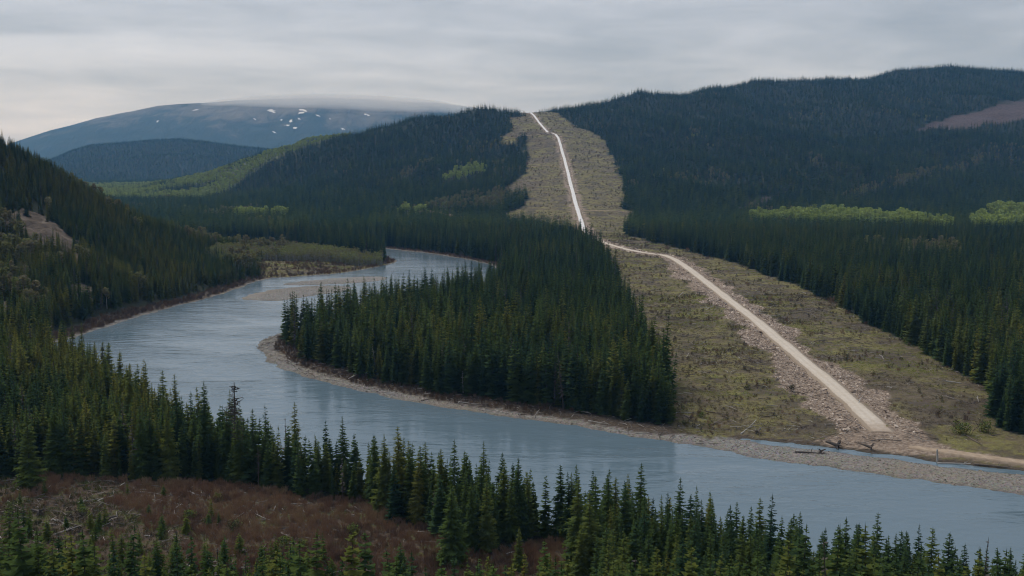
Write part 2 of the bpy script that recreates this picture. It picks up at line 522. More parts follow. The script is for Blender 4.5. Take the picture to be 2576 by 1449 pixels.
# ground cover masks at terrain points
def masks(X, Y, sd):
    M = {}
    n = fbm(X / 14, Y / 14, 3, 41)
    n2 = fbm(X / 26, Y / 26, 3, 42) - .5
    M['up'] = inside(X + n2 * 30, Y + n2 * 20, CLEAR_UP)
    M['low'] = inside(X + n2 * 9, Y + n2 * 5, CLEAR_LOW) & (sd > 3)
    M['near'] = inside(X, Y, CLEAR_NEAR)
    M['clear'] = M['up'] | M['low']
    rd = road_dist(X, Y)
    M['rd'] = rd
    n3 = fbm(X / 30, Y / 30, 3, 43)
    wl = np.where(Y < 900, 19 * (1.1 * (n3 - .5) + .5 + .7 * n), 12 * (0.4 + n))
    wr = np.where(Y < 900, 15 * (1.1 * (n3 - .5) + .5 + .7 * n), 12 * (0.4 + n))
    M['rubble'] = (np.where(rd < 0, -rd < wl, rd < wr)) & M['clear'] & (np.abs(rd) > 3.5) & ~inside(X, Y, DIRT_PAD)
    M['pad'] = inside(X + (n - .5) * 8, Y + (n - .5) * 6, DIRT_PAD)
    M['bench'] = inside(X, Y, BENCH)
    M['rock'] = np.zeros(X.shape, bool)
    for r in ROCK:
        M['rock'] |= inside(X + (n - .5) * 14, Y + (n - .5) * 14, r)
    M['cut'] = inside(X + (n - .5) * 30, Y, CUT) | inside(X + (n - .5) * 20, Y, SCAR)
    M['meadow'] = inside(X, Y, MEADOW)
    nearside = inside(X, Y, NEAR_LAND)
    M['nearside'] = nearside
    south = (X > -170) & (Y < 700) & ~nearside                     # wide gravel beach of the far shore
    wide = np.where(south, np.interp(X, [-170, -140, -60, 40, 90, 400], [11, 9, 6, 5, 11, 13]), np.where(Y > 900, 1.4, 1.5))
    stream_y = np.interp(X, STREAM_X, STREAM_Y)
    beyond = (X > STREAM_X[0] - 4) & (Y > stream_y) & (Y < 700)
    M['gravel'] = (sd < wide * (0.65 + 0.7 * n)) & (Y < 1500) & ~nearside & ~beyond
    M['gravel'] |= (X > STREAM_X[0]) & ~beyond & south & (sd > 0)
    inbar = inside(X, Y, BAR_A) | inside(X, Y, BAR_B)
    M['gravel'] |= inbar
    M['bank'] = (sd < wide + 9) & (sd > 0) & ~nearside & (Y < 1500) & ~inbar
    return M


MT = masks(GX, GY, SD)
GZ += MT['rock'] * (fbm(GX / 9, GY / 7, 3, 35) - .4) * 8
nv = GX.size
idx = np.arange(nv).reshape(GX.shape)
quads = np.stack([idx[:-1, :-1], idx[:-1, 1:], idx[1:, 1:], idx[1:, :-1]], -1).reshape(-1, 4)
me = bpy.data.meshes.new('terrain')
me.vertices.add(nv)
me.vertices.foreach_set('co', np.stack([GX, GY, GZ], -1).astype(np.float32).ravel())
me.loops.add(quads.size)
me.loops.foreach_set('vertex_index', quads.astype(np.int32).ravel())
me.polygons.add(len(quads))
me.polygons.foreach_set('loop_start', (np.arange(len(quads)) * 4).astype(np.int32))
me.polygons.foreach_set('loop_total', np.full(len(quads), 4, np.int32))
me.polygons.foreach_set('use_smooth', np.ones(len(quads), bool))
me.update(calc_edges=True)


def put_color(mesh, name, r, g, b):
    at = mesh.color_attributes.new(name, 'FLOAT_COLOR', 'POINT')
    arr = np.ones((nv, 4), np.float32)
    arr[:, 0], arr[:, 1], arr[:, 2] = r.ravel(), g.ravel(), b.ravel()
    at.data.foreach_set('color', arr.ravel())


far_green = ((GY > np.interp(GX / np.maximum(GY, 1), [-.30, -.26, -.20, -.15], [2450, 2700, 2950, 3050])) & (GY < 4200) & (GX < -.16 * GY)).astype(float)
put_color(me, 'cover_a', MT['gravel'] * 1.0, (MT['clear'] | MT['meadow']) * 1.0, (MT['rubble'] | MT['pad'] | MT['bench']) * 1.0)
put_color(me, 'cover_b', MT['rock'] * 1.0, MT['near'] * 1.0, MT['cut'] * 1.0)
wet_edge = np.clip(1 - np.abs(SD) / 1.6, 0, 1)
put_color(me, 'cover_c', wet_edge, MT['bank'] * 1.0, far_green)


# ------------------------------------------------------------------ materials
def new_mat(name):
    m = bpy.data.materials.new(name)
    m.use_nodes = True
    t = m.node_tree
    for n in list(t.nodes):
        t.nodes.remove(n)
    out = t.nodes.new('ShaderNodeOutputMaterial')
    return m, t, out


def mixc(t, fac, a, b):
    n = t.nodes.new('ShaderNodeMix')
    n.data_type = 'RGBA'
    for s, x in ((0, fac), (6, a), (7, b)):
        if isinstance(x, (tuple, list)):
            n.inputs[s].default_value = (*x, 1) if len(x) == 3 else x
        elif isinstance(x, (int, float)):
            n.inputs[s].default_value = x
        else:
            t.links.new(x, n.inputs[s])
    return n.outputs[2]


def noise(t, scale, detail=4.0, rough=0.55, vec=None, dist=0.0, out='Fac'):
    n = N(t, 'ShaderNodeTexNoise', i_Scale=scale, i_Detail=detail, i_Roughness=rough, i_Distortion=dist)
    if vec is not None:
        t.links.new(vec, n.inputs['Vector'])
    return n.outputs[out]


def leaf_mat(name, dark, mid, light, obj_scale=3.0, spec=0.0, trans=0.12):
    """foliage: colour from a per-plant tint and small-scale variation"""
    m, t, out = new_mat(name)
    at = N(t, 'ShaderNodeAttribute', attribute_type='INSTANCER', attribute_name='tint')
    tcn = N(t, 'ShaderNodeTexCoord')
    nn = noise(t, obj_scale, 3.0, 0.6, tcn.outputs['Object'])
    f = math_node(t, 'MULTIPLY_ADD', math_node(t, 'SUBTRACT', nn, 0.5), 0.55, at.outputs['Fac'], clamp=True)
    col = ramp(t, f, [(0.0, dark), (0.45, mid), (1.0, light)])
    d = N(t, 'ShaderNodeBsdfDiffuse')
    L(t, col, d.inputs['Color'])
    tr = N(t, 'ShaderNodeBsdfTranslucent')
    L(t, col, tr.inputs['Color'])
    mx = N(t, 'ShaderNodeMixShader')
    mx.inputs[0].default_value = trans
    L(t, d.outputs[0], mx.inputs[1])
    L(t, tr.outputs[0], mx.inputs[2])
    L(t, mx.outputs[0], out.inputs['Surface'])
    return m


def plain_mat(name, a, b, scale=4.0, rough=0.85, stretch=None, bump=0.0):
    m, t, out = new_mat(name)
    tcn = N(t, 'ShaderNodeTexCoord')
    vec = tcn.outputs['Object']
    if stretch:
        mp = N(t, 'ShaderNodeMapping')
        mp.inputs['Scale'].default_value = stretch
        L(t, vec, mp.inputs['Vector'])
        vec = mp.outputs[0]
    nn = noise(t, scale, 5.0, 0.6, vec)
    col = ramp(t, nn, [(0.3, a), (0.7, b)])
    p = N(t, 'ShaderNodeBsdfPrincipled')
    p.inputs['Roughness'].default_value = rough
    p.inputs['Specular IOR Level'].default_value = 0.2
    L(t, col, p.inputs['Base Color'])
    if bump:
        bm = N(t, 'ShaderNodeBump')
        bm.inputs['Strength'].default_value = bump
        bm.inputs['Distance'].default_value = 0.1
        L(t, nn, bm.inputs['Height'])
        L(t, bm.outputs[0], p.inputs['Normal'])
    L(t, p.outputs[0], out.inputs['Surface'])
    return m


def tint_mat(name, stops, scale=2.0, amount=0.4):
    m, t, out = new_mat(name)
    at = N(t, 'ShaderNodeAttribute', attribute_type='INSTANCER', attribute_name='tint')
    tcn = N(t, 'ShaderNodeTexCoord')
    nn = noise(t, scale, 3.0, 0.6, tcn.outputs['Object'])
    f = math_node(t, 'MULTIPLY_ADD', math_node(t, 'SUBTRACT', nn, 0.5), amount, at.outputs['Fac'], clamp=True)
    d = N(t, 'ShaderNodeBsdfDiffuse')
    L(t, ramp(t, f, stops), d.inputs['Color'])
    L(t, d.outputs[0], out.inputs['Surface'])
    return m


NEEDLE = leaf_mat('spruce_needles', (0.031, 0.060, 0.029), (0.072, 0.108, 0.030), (0.17, 0.165, 0.035), 5.0, trans=0.22)
SAPLING = leaf_mat('young_spruce_needles', (0.040, 0.075, 0.022), (0.080, 0.115, 0.026), (0.15, 0.16, 0.032), 4.0, trans=0.2)
ASPEN_LEAF = leaf_mat('aspen_leaves', (0.185, 0.16, 0.085), (0.20, 0.215, 0.07), (0.30, 0.36, 0.09), 3.0, trans=0.3)
BARK = plain_mat('spruce_bark', (0.05, 0.042, 0.036), (0.11, 0.095, 0.08), 6.0)
PALE_BARK = plain_mat('aspen_bark', (0.22, 0.21, 0.18), (0.36, 0.35, 0.31), 6.0)
DEAD_WOOD = plain_mat('dead_grey_wood', (0.045, 0.038, 0.032), (0.11, 0.095, 0.08), 8.0)
LOG_PALE = plain_mat('weathered_log', (0.26, 0.24, 0.21), (0.52, 0.49, 0.45), 3.0, 0.8, (6, 6, 0.6), 0.4)
LOG_BROWN = plain_mat('brown_log', (0.10, 0.08, 0.06), (0.24, 0.19, 0.15), 3.0, 0.85, (6, 6, 0.6), 0.4)
LOG_DARK = plain_mat('dark_wet_log', (0.05, 0.042, 0.035), (0.15, 0.125, 0.105), 3.0, 0.7, (6, 6, 0.6), 0.4)
TWIG = tint_mat('willow_twigs', [(0.0, (0.10, 0.073, 0.056)), (0.3, (0.19, 0.118, 0.08)), (0.5, (0.265, 0.158, 0.10)), (1.0, (0.36, 0.26, 0.15))], 1.5)
SHRUB_LEAF = tint_mat('shrub_leaves', [(0.0, (0.07, 0.065, 0.045)), (0.4, (0.085, 0.095, 0.035)), (0.7, (0.11, 0.14, 0.035)), (1.0, (0.18, 0.19, 0.05))], 2.0)
GRASS = tint_mat('clearing_grass', [(0.0, (0.13, 0.102, 0.08)), (0.3, (0.205, 0.165, 0.105)), (0.52, (0.235, 0.225, 0.075)), (1.0, (0.30, 0.33, 0.075))], 1.2)
ROCKM = tint_mat('broken_stone_and_chips', [(0.0, (0.18, 0.135, 0.105)), (0.5, (0.41, 0.325, 0.255)), (1.0, (0.64, 0.54, 0.44))], 1.2)
PEBBLE = tint_mat('river_cobbles', [(0.0, (0.11, 0.095, 0.078)), (0.5, (0.235, 0.20, 0.158)), (1.0, (0.40, 0.355, 0.285))], 1.2)

# terrain material
TERRAIN_MAT, t, out = new_mat('terrain_ground')
geo = N(t, 'ShaderNodeNewGeometry')
pos = geo.outputs['Position']
ca = N(t, 'ShaderNodeVertexColor', layer_name='cover_a')
cb = N(t, 'ShaderNodeVertexColor', layer_name='cover_b')
cc = N(t, 'ShaderNodeVertexColor', layer_name='cover_c')
sa, sb, s3 = (N(t, 'ShaderNodeSeparateColor') for _ in range(3))
L(t, ca.outputs[0], sa.inputs[0])
L(t, cb.outputs[0], sb.inputs[0])
L(t, cc.outputs[0], s3.inputs[0])
n_big = noise(t, 0.018, 5.0, 0.6, pos)
n_mid = noise(t, 0.13, 6.0, 0.62, pos, 0.3)
n_fine = noise(t, 0.9, 6.0, 0.65, pos)
n_vfine = noise(t, 3.0, 4.0, 0.6, pos)
forest = ramp(t, n_mid, [(0.3, (0.026, 0.032, 0.018)), (0.7, (0.048, 0.050, 0.030))])
meadow = ramp(t, n_mid, [(0.28, (0.13, 0.10, 0.072)), (0.42, (0.20, 0.165, 0.09)), (0.55, (0.23, 0.21, 0.075)), (0.75, (0.29, 0.265, 0.095))])
n_patch = noise(t, 0.045, 5.0, 0.65, pos, 0.8)
meadow = mixc(t, ramp(t, noise(t, 0.012, 5.0, 0.62, pos, 1.0), [(0.48, (0, 0, 0)), (0.58, (0.75, 0.75, 0.75))]), meadow, (0.15, 0.115, 0.09))
meadow = mixc(t, ramp(t, n_patch, [(0.46, (0, 0, 0)), (0.60, (0.85, 0.85, 0.85))]), meadow, (0.10, 0.08, 0.064))
meadow = mixc(t, math_node(t, 'MULTIPLY', ramp(t, n_fine, [(0.42, (0, 0, 0)), (0.62, (1, 1, 1))]), 0.45), meadow, (0.10, 0.08, 0.055))
slash = ramp(t, n_fine, [(0.3, (0.15, 0.108, 0.08)), (0.5, (0.31, 0.235, 0.175)), (0.72, (0.48, 0.39, 0.31))])
vor = N(t, 'ShaderNodeTexVoronoi', i_Scale=1.6)
L(t, pos, vor.inputs['Vector'])
gr1 = ramp(t, n_fine, [(0.3, (0.14, 0.12, 0.092)), (0.5, (0.25, 0.215, 0.165)), (0.72, (0.39, 0.345, 0.275))])
gr2 = mixc(t, 0.12, gr1, vor.outputs['Color'])
hsv = N(t, 'ShaderNodeHueSaturation', i_Saturation=0.55, i_Value=0.9)
L(t, gr2, hsv.inputs['Color'])
gravel = mixc(t, ramp(t, n_big, [(0.45, (0, 0, 0)), (0.7, (0.5, 0.5, 0.5))]), hsv.outputs[0], (0.30, 0.235, 0.15))
rock = ramp(t, n_mid, [(0.3, (0.07, 0.055, 0.042)), (0.5, (0.13, 0.10, 0.075)), (0.72, (0.22, 0.18, 0.14))])
heath = ramp(t, n_mid, [(0.3, (0.075, 0.055, 0.042)), (0.52, (0.115, 0.085, 0.058)), (0.62, (0.105, 0.11, 0.042)), (0.8, (0.125, 0.14, 0.04))])
cutc = ramp(t, n_mid, [(0.3, (0.06, 0.044, 0.042)), (0.7, (0.125, 0.092, 0.088))])
bankc = ramp(t, n_fine, [(0.3, (0.06, 0.047, 0.034)), (0.7, (0.15, 0.115, 0.085))])
col = mixc(t, s3.outputs[1], forest, bankc)
col = mixc(t, sa.outputs[1], col, meadow)
col = mixc(t, sb.outputs[1], col, heath)
col = mixc(t, s3.outputs[2], col, (0.12, 0.13, 0.06))
col = mixc(t, sb.outputs[2], col, cutc)
col = mixc(t, sb.outputs[0], col, rock)
col = mixc(t, sa.outputs[2], col, slash)
col = mixc(t, sa.outputs[0], col, gravel)
col = mixc(t, math_node(t, 'MULTIPLY', s3.outputs[0], 0.6), col, (0.09, 0.08, 0.068))
pb = N(t, 'ShaderNodeBsdfPrincipled', i_Roughness=0.95)
pb.inputs['Specular IOR Level'].default_value = 0.1
L(t, col, pb.inputs['Base Color'])
bmp = N(t, 'ShaderNodeBump', i_Strength=1.0, i_Distance=0.7)
L(t, math_node(t, 'ADD', n_fine, math_node(t, 'MULTIPLY', n_vfine, 0.3)), bmp.inputs['Height'])
bmp2 = N(t, 'ShaderNodeBump', i_Strength=0.8, i_Distance=3.0)
L(t, n_mid, bmp2.inputs['Height'])
L(t, bmp2.outputs[0], bmp.inputs['Normal'])
L(t, bmp.outputs[0], pb.inputs['Normal'])
L(t, pb.outputs[0], out.inputs['Surface'])
me.materials.append(TERRAIN_MAT)
terrain = link('terrain', me)
tag(terrain, kind='structure')

# water
WATER, t, out = new_mat('river_water')
geo = N(t, 'ShaderNodeNewGeometry')
mp = N(t, 'ShaderNodeMapping')
mp.inputs['Rotation'].default_value = (0, 0, math.radians(20))
mp.inputs['Scale'].default_value = (0.55, 1.3, 1)
L(t, geo.outputs['Position'], mp.inputs['Vector'])
w1 = noise(t, 0.5, 4.0, 0.6, mp.outputs[0], 0.4)
w3 = noise(t, 0.14, 3.0, 0.55, mp.outputs[0], 0.5)
w2 = noise(t, 0.022, 3.0, 0.5, mp.outputs[0], 0.8)
amp = ramp(t, w2, [(0.38, (0.35, 0.35, 0.35)), (0.62, (1, 1, 1))])
bm = N(t, 'ShaderNodeBump', i_Strength=1.0, i_Distance=0.2)
L(t, math_node(t, 'MULTIPLY', math_node(t, 'ADD', w1, math_node(t, 'MULTIPLY', w3, 2.8)), amp), bm.inputs['Height'])
pw = N(t, 'ShaderNodeBsdfPrincipled', i_Roughness=0.06, i_IOR=1.33)
pw.inputs['Base Color'].default_value = (0.125, 0.18, 0.215, 1)
L(t, bm.outputs[0], pw.inputs['Normal'])
L(t, pw.outputs[0], out.inputs['Surface'])
wv = [(-700, 100, 0), (900, 100, 0), (900, 1350, 0), (-700, 1350, 0)]
river = link('river', mesh_from('river', wv, [(0, 1, 2, 3)], WATER))
tag(river, kind='structure')


# ------------------------------------------------------------------ roads
def ribbon(name, line, half, lift, mat, crown=0.12):
    line = np.asarray(line)
    segs = []
    for a, b in zip(line[:-1], line[1:]):
        n = max(1, int(np.hypot(*(b - a)) / 4.0))
        segs += [a + (b - a) * k / n for k in range(n)]
    pts = np.array(segs + [line[-1]])
    tan = np.gradient(pts, axis=0)
    tan /= np.linalg.norm(tan, axis=1)[:, None] + 1e-9
    nor = np.stack([tan[:, 1], -tan[:, 0]], 1)
    offs = np.array([-1.12, -1.0, -0.55, 0.0, 0.55, 1.0, 1.12])
    prof = np.array([-0.9, 0.0, crown * .7, crown, crown * .7, 0.0, -0.9])
    wob = 1 + (vnoise(np.arange(len(pts)) * .35, np.zeros(len(pts)), 9) - .5) * .22
    xy = pts[:, None, :] + nor[:, None, :] * (offs[None, :, None] * half * wob[:, None, None])
    gz = ground(xy[..., 0], xy[..., 1])
    base = gz[:, 1:-1].max(1)
    k = np.ones(5) / 5
    base = np.maximum(np.convolve(np.pad(base, 2, 'edge'), k, 'valid'), base - .1)
    fade = np.clip(np.arange(len(pts)) / 3.0, 0, 1)
    z = base[:, None] + (-.25 + (lift + .25) * fade)[:, None] + prof[None, :]
    m, w = len(pts), len(offs)
    ii = np.arange(m * w).reshape(m, w)
    f = np.stack([ii[:-1, :-1], ii[:-1, 1:], ii[1:, 1:], ii[1:, :-1]], -1).reshape(-1, 4)
    mesh = mesh_from(name, np.concatenate([xy, z[..., None]], -1).reshape(-1, 3), f, mat, smooth=True)
    across = np.tile(offs, m).astype(np.float32)
    at = mesh.attributes.new('across', 'FLOAT', 'POINT')
    at.data.foreach_set('value', across)
    return tag(link(name, mesh), kind='structure')


ROADM, t, out = new_mat('pale_gravel_road')
geo = N(t, 'ShaderNodeNewGeometry')
acr = N(t, 'ShaderNodeAttribute', attribute_name='across')
n1 = noise(t, 0.5, 6.0, 0.65, geo.outputs['Position'])
n2 = noise(t, 0.06, 4.0, 0.6, geo.outputs['Position'])
base = ramp(t, n1, [(0.25, (0.42, 0.345, 0.255)), (0.75, (0.62, 0.53, 0.42))])
ab = math_node(t, 'ABSOLUTE', acr.outputs['Fac'])
rut = ramp(t, ab, [(0.0, (0.25, 0.25, 0.25)), (0.3, (0.8, 0.8, 0.8)), (0.55, (0.35, 0.35, 0.35)), (0.8, (0.0, 0.0, 0.0))])
base = mixc(t, math_node(t, 'MULTIPLY', rut, n2), base, (0.68, 0.62, 0.54))
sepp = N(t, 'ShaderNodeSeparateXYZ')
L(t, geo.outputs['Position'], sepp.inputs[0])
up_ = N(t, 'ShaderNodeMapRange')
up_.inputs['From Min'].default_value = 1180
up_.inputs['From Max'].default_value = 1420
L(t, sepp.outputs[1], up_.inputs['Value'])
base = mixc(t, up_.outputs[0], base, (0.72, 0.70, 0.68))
dn_ = N(t, 'ShaderNodeMapRange')
dn_.inputs['From Min'].default_value = float(ROAD_END[1]) + 16
dn_.inputs['From Max'].default_value = float(ROAD_END[1]) + 1
L(t, math_node(t, 'ADD', sepp.outputs[1], math_node(t, 'MULTIPLY', math_node(t, 'SUBTRACT', n1, 0.5), 24.0)), dn_.inputs['Value'])
base = mixc(t, math_node(t, 'MULTIPLY', dn_.outputs[0], 0.85), base, (0.36, 0.275, 0.20))
edge = ramp(t, math_node(t, 'ADD', ab, math_node(t, 'MULTIPLY', n1, 0.4)), [(0.9, (0, 0, 0)), (1.25, (1, 1, 1))])
base = mixc(t, edge, base, (0.30, 0.235, 0.17))
pr = N(t, 'ShaderNodeBsdfPrincipled', i_Roughness=0.95)
L(t, base, pr.inputs['Base Color'])
L(t, pr.outputs[0], out.inputs['Surface'])
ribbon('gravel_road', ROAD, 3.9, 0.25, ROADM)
TRACKM = plain_mat('dirt_track', (0.30, 0.22, 0.15), (0.46, 0.36, 0.26), 0.5, 0.95)
ribbon('dirt_track', TRACK, 3.0, 0.3, TRACKM)
ribbon('dirt_track', TRACK2, 2.2, 0.2, TRACKM)
ribbon('dirt_track', smooth_poly(P([(1262, 353), (1300, 346), (1340, 341), (1384, 338)]), 1, False), 2.6, 0.3, TRACKM)
ribbon('dirt_track', smooth_poly(P([(1330, 421), (1360, 417), (1385, 417), (1418, 420)]), 1, False), 2.2, 0.3, TRACKM)


# ------------------------------------------------------------------ plant shapes (all one unit tall)
def rot2(x, y, a):
    c, s = math.cos(a), math.sin(a)
    return x * c - y * s, x * s + y * c


def spruce_crown(seed, whorls, per, R, detail, bottom=0.07, power=0.85, gap=0.0):
    rnd = random.Random(seed)
    V, F = [], []
    for k in range(whorls):
        f = (k + rnd.random() * .6) / whorls
        h = bottom + (0.985 - bottom) * f
        Lb = R * ((1 - f) ** power) * (0.9 if f < .12 else 1.0) + 0.008
        n = max(4, int(per * (1 - 0.45 * f)))
        a0 = rnd.random() * 6.28
        for b in range(n):
            if rnd.random() < gap:
                continue
            az = a0 + 6.283 * (b + rnd.uniform(-.35, .35)) / n
            ln = Lb * rnd.uniform(.62, 1.18)
            hh = h + rnd.uniform(-.5, .5) / whorls * .9
            droop = ln * rnd.uniform(.22, .55) * (1 - f * 1.15)
            tip_up = ln * rnd.uniform(.0, .14)
            w = ln * rnd.uniform(.24, .36) + .004
            dx, dy = math.cos(az), math.sin(az)
            sx, sy = -dy, dx

            def pt(tt, side, sag=0.0):
                z = hh - droop * tt * (1.3 - .3 * tt) + tip_up * tt * tt - sag
                return (dx * ln * tt + sx * side, dy * ln * tt + sy * side, z)
            i = len(V)
            if detail == 2:
                V += [pt(.04, -w * .3), pt(.04, w * .3), pt(.45, -w * .75, w * .28), pt(.45, w * .75, w * .28), pt(.5, 0), pt(1.0, 0)]
                F += [(i, i + 4, i + 2), (i, i + 1, i + 4), (i + 1, i + 3, i + 4), (i + 2, i + 4, i + 5), (i + 4, i + 3, i + 5)]
                for q in range(3):
                    tt = .3 + .22 * q
                    for s in (-1, 1):
                        j = len(V)
                        lw = w * (1.35 - tt * .8) * rnd.uniform(.8, 1.3)
                        V += [pt(tt - .08, 0, .002), pt(tt + .10, 0, .002), pt(tt + .2, s * lw, lw * rnd.uniform(.25, .6))]
                        F.append((j, j + 1, j + 2) if s < 0 else (j + 1, j, j + 2))
            elif detail == 1:
                w *= 1.2
                V += [pt(.05, -w * .35), pt(.05, w * .35), pt(.5, -w, w * .35), pt(.5, w, w * .35), pt(1.0, 0)]
                F += [(i, i + 1, i + 3), (i, i + 3, i + 2), (i + 2, i + 3, i + 4)]
            else:
                V += [pt(.0, -w * .8), pt(.0, w * .8), pt(.55, -w * 1.5, w * .3), pt(.55, w * 1.5, w * .3), pt(1.0, 0)]
                F += [(i, i + 1, i + 3, i + 2), (i + 2, i + 3, i + 4)]
    i = len(V)
    V += [(.006, 0, .93), (-.003, .005, .93), (-.003, -.005, .93), (0, 0, 1.0)]
    F += [(i, i + 1, i + 3), (i + 1, i + 2, i + 3), (i + 2, i, i + 3)]
    return V, F


def taper(points, radii, sides=6, V=None, F=None):
    V = [] if V is None else V
    F = [] if F is None else F
    pts = [Vector(p) for p in points]
    base = len(V)
    for k, p in enumerate(pts):
        d = (pts[min(k + 1, len(pts) - 1)] - pts[max(k - 1, 0)]).normalized()
        a = d.orthogonal().normalized()
        b = d.cross(a)
        for s in range(sides):
            an = 6.28318 * s / sides
            V.append(tuple(p + (a * math.cos(an) + b * math.sin(an)) * radii[k]))
    for k in range(len(pts) - 1):
        for s in range(sides):
            s2 = (s + 1) % sides
            F.append((base + k * sides + s, base + k * sides + s2, base + (k + 1) * sides + s2, base + (k + 1) * sides + s))
    F.append(tuple(base + s for s in range(sides))[::-1])
    F.append(tuple(base + (len(pts) - 1) * sides + s for s in range(sides)))
    return V, F


def spruce_trunk(sides=6, r=0.0105):
    return taper([(0, 0, -.03), (0, 0, .25), (0, 0, .6), (0, 0, .96)], [r, r * .85, r * .5, r * .12], sides)


def joined(name, parts):
    V, F, MI, mats = [], [], [], []
    for (v, f, m) in parts:
        o = len(V)
        V += list(v)
        F += [tuple(i + o for i in q) for q in f]
        if m not in mats:
            mats.append(m)
        MI += [mats.index(m)] * len(f)
    return mesh_from(name, V, F, mats, MI)


def leafy_crown(seed, n, low, rx, size, egg=1.0):
    """leaf clumps scattered through a lobed volume"""
    rnd = random.Random(seed)
    V, F = [], []
    lobes = [(rnd.uniform(-.5, .5) * rx, rnd.uniform(-.5, .5) * rx, rnd.uniform(low + .12, .92), rnd.uniform(.5, .8)) for _ in range(7)]
    for k in range(n):
        lx, ly, lz, lr = lobes[k % 7]
        while True:
            x, y, z = rnd.uniform(-1, 1), rnd.uniform(-1, 1), rnd.uniform(-1, 1)
            if .25 < x * x + y * y + z * z < 1:
                break
        c = Vector((lx + x * rx * lr, ly + y * rx * lr, min(1.0, lz + z * .16 * egg)))
        a = Vector((rnd.gauss(0, 1), rnd.gauss(0, 1), rnd.gauss(0, .6))).normalized()
        b = a.cross(Vector((rnd.gauss(0, 1), rnd.gauss(0, 1), rnd.gauss(0, 1)))).normalized()
        s = size * rnd.uniform(.6, 1.3)
        i = len(V)
        V += [tuple(c - a * s), tuple(c + b * s * .8), tuple(c + a * s), tuple(c - b * s * .8 + a * .2 * s)]
        F += [(i, i + 1, i + 2), (i, i + 2, i + 3)]
    return V, F


def twigs(seed, n, spread, wid, lean=.35, h0=.5):
    rnd = random.Random(seed)
    V, F = [], []
    for k in range(n):
        az, r = rnd.uniform(0, 6.28), spread * rnd.random() ** .7 * .55
        x, y = r * math.cos(az), r * math.sin(az)
        h = rnd.uniform(h0, 1.0)
        lx, ly = math.cos(az) * lean * h * rnd.uniform(.2, 1) * spread, math.sin(az) * lean * h * rnd.uniform(.2, 1) * spread
        t = rnd.uniform(0, 6.28)
        wx, wy = wid * math.cos(t), wid * math.sin(t)
        i = len(V)
        mx, my = x + lx * .4, y + ly * .4
        V += [(x - wx * .5, y - wy * .5, -.03), (x + wx * .5, y + wy * .5, -.03), (mx + wx * .6, my + wy * .6, h * .55), (mx - wx * .6, my - wy * .6, h * .55), (x + lx, y + ly, h)]
        F += [(i, i + 1, i + 2, i + 3), (i + 3, i + 2, i + 4)]
        for s in (-1, 1):
            j = len(V)
            bx, by = rnd.uniform(-1, 1) * spread * .22, rnd.uniform(-1, 1) * spread * .22
            V += [(mx, my, h * .5), (mx + wx * .7, my + wy * .7, h * .56), (mx + bx, my + by, h * rnd.uniform(.75, .95))]
            F.append((j, j + 1, j + 2))
    return V, F


def slab(seed):
    rnd = random.Random(seed)
    V = []
    for z in (-.5, .5):
        for (x, y) in ((-1, -1), (1, -1), (1, 1), (-1, 1)):
            V.append((x * rnd.uniform(.35, .6), y * rnd.uniform(.3, .55), z * rnd.uniform(.35, .7)))
    return V, [(3, 2, 1, 0), (4, 5, 6, 7), (0, 1, 5, 4), (1, 2, 6, 5), (2, 3, 7, 6), (3, 0, 4, 7)]


# ------------------------------------------------------------------ scatter objects
def forms(name, meshes):
    return [bpy.data.objects.new(name, m) for m in meshes]


def stuff(name, label, protos, X, Y, scl, tint, sink=0.0, tilt=0.03, Z=None, flat=None, cat=None):
    n = len(X)
    Zg = ground(X, Y) - sink if Z is None else Z
    me = bpy.data.meshes.new(name)
    me.vertices.add(n)
    me.vertices.foreach_set('co', np.stack([X, Y, Zg], -1).astype(np.float32).ravel())
    a = me.attributes.new('turn', 'FLOAT_VECTOR', 'POINT')
    rot = np.stack([RNG.normal(0, tilt, n), RNG.normal(0, tilt, n), RNG.uniform(0, 6.283, n)], -1)
    a.data.foreach_set('vector', rot.astype(np.float32).ravel())
    a = me.attributes.new('size', 'FLOAT_VECTOR', 'POINT')
    s = np.asarray(scl, float)
    if s.ndim == 1:
        s = np.stack([s, s, s], -1)
    a.data.foreach_set('vector', s.astype(np.float32).ravel())
    a = me.attributes.new('form', 'INT', 'POINT')
    a.data.foreach_set('value', RNG.integers(0, len(protos), n).astype(np.int32))
    a = me.attributes.new('tint', 'FLOAT', 'POINT')
    a.data.foreach_set('value', np.clip(tint, 0, 1).astype(np.float32))
    o = link(name, me)
    g = bpy.data.node_groups.new(name + '_scatter', 'GeometryNodeTree')
    g.interface.new_socket('Geometry', in_out='INPUT', socket_type='NodeSocketGeometry')
    g.interface.new_socket('Geometry', in_out='OUTPUT', socket_type='NodeSocketGeometry')
    gi, go = g.nodes.new('NodeGroupInput'), g.nodes.new('NodeGroupOutput')
    iop = g.nodes.new('GeometryNodeInstanceOnPoints')
    g2i = g.nodes.new('GeometryNodeGeometryToInstance')
    for pr_ in reversed(protos):
        oi = g.nodes.new('GeometryNodeObjectInfo')
        oi.inputs['Object'].default_value = pr_
        g.links.new(oi.outputs['Geometry'], g2i.inputs[0])
    g.links.new(gi.outputs[0], iop.inputs['Points'])
    g.links.new(g2i.outputs[0], iop.inputs['Instance'])
    iop.inputs['Pick Instance'].default_value = True

    def na(nm, ty):
        q = g.nodes.new('GeometryNodeInputNamedAttribute')
        q.data_type = ty
        q.inputs['Name'].default_value = nm
        return q.outputs['Attribute']
    g.links.new(na('form', 'INT'), iop.inputs['Instance Index'])
    g.links.new(na('turn', 'FLOAT_VECTOR'), iop.inputs['Rotation'])
    g.links.new(na('size', 'FLOAT_VECTOR'), iop.inputs['Scale'])
    g.links.new(iop.outputs[0], go.inputs[0])
    md = o.modifiers.new('scatter', 'NODES')
    md.node_group = g
    return tag(o, label, cat, None, 'stuff')


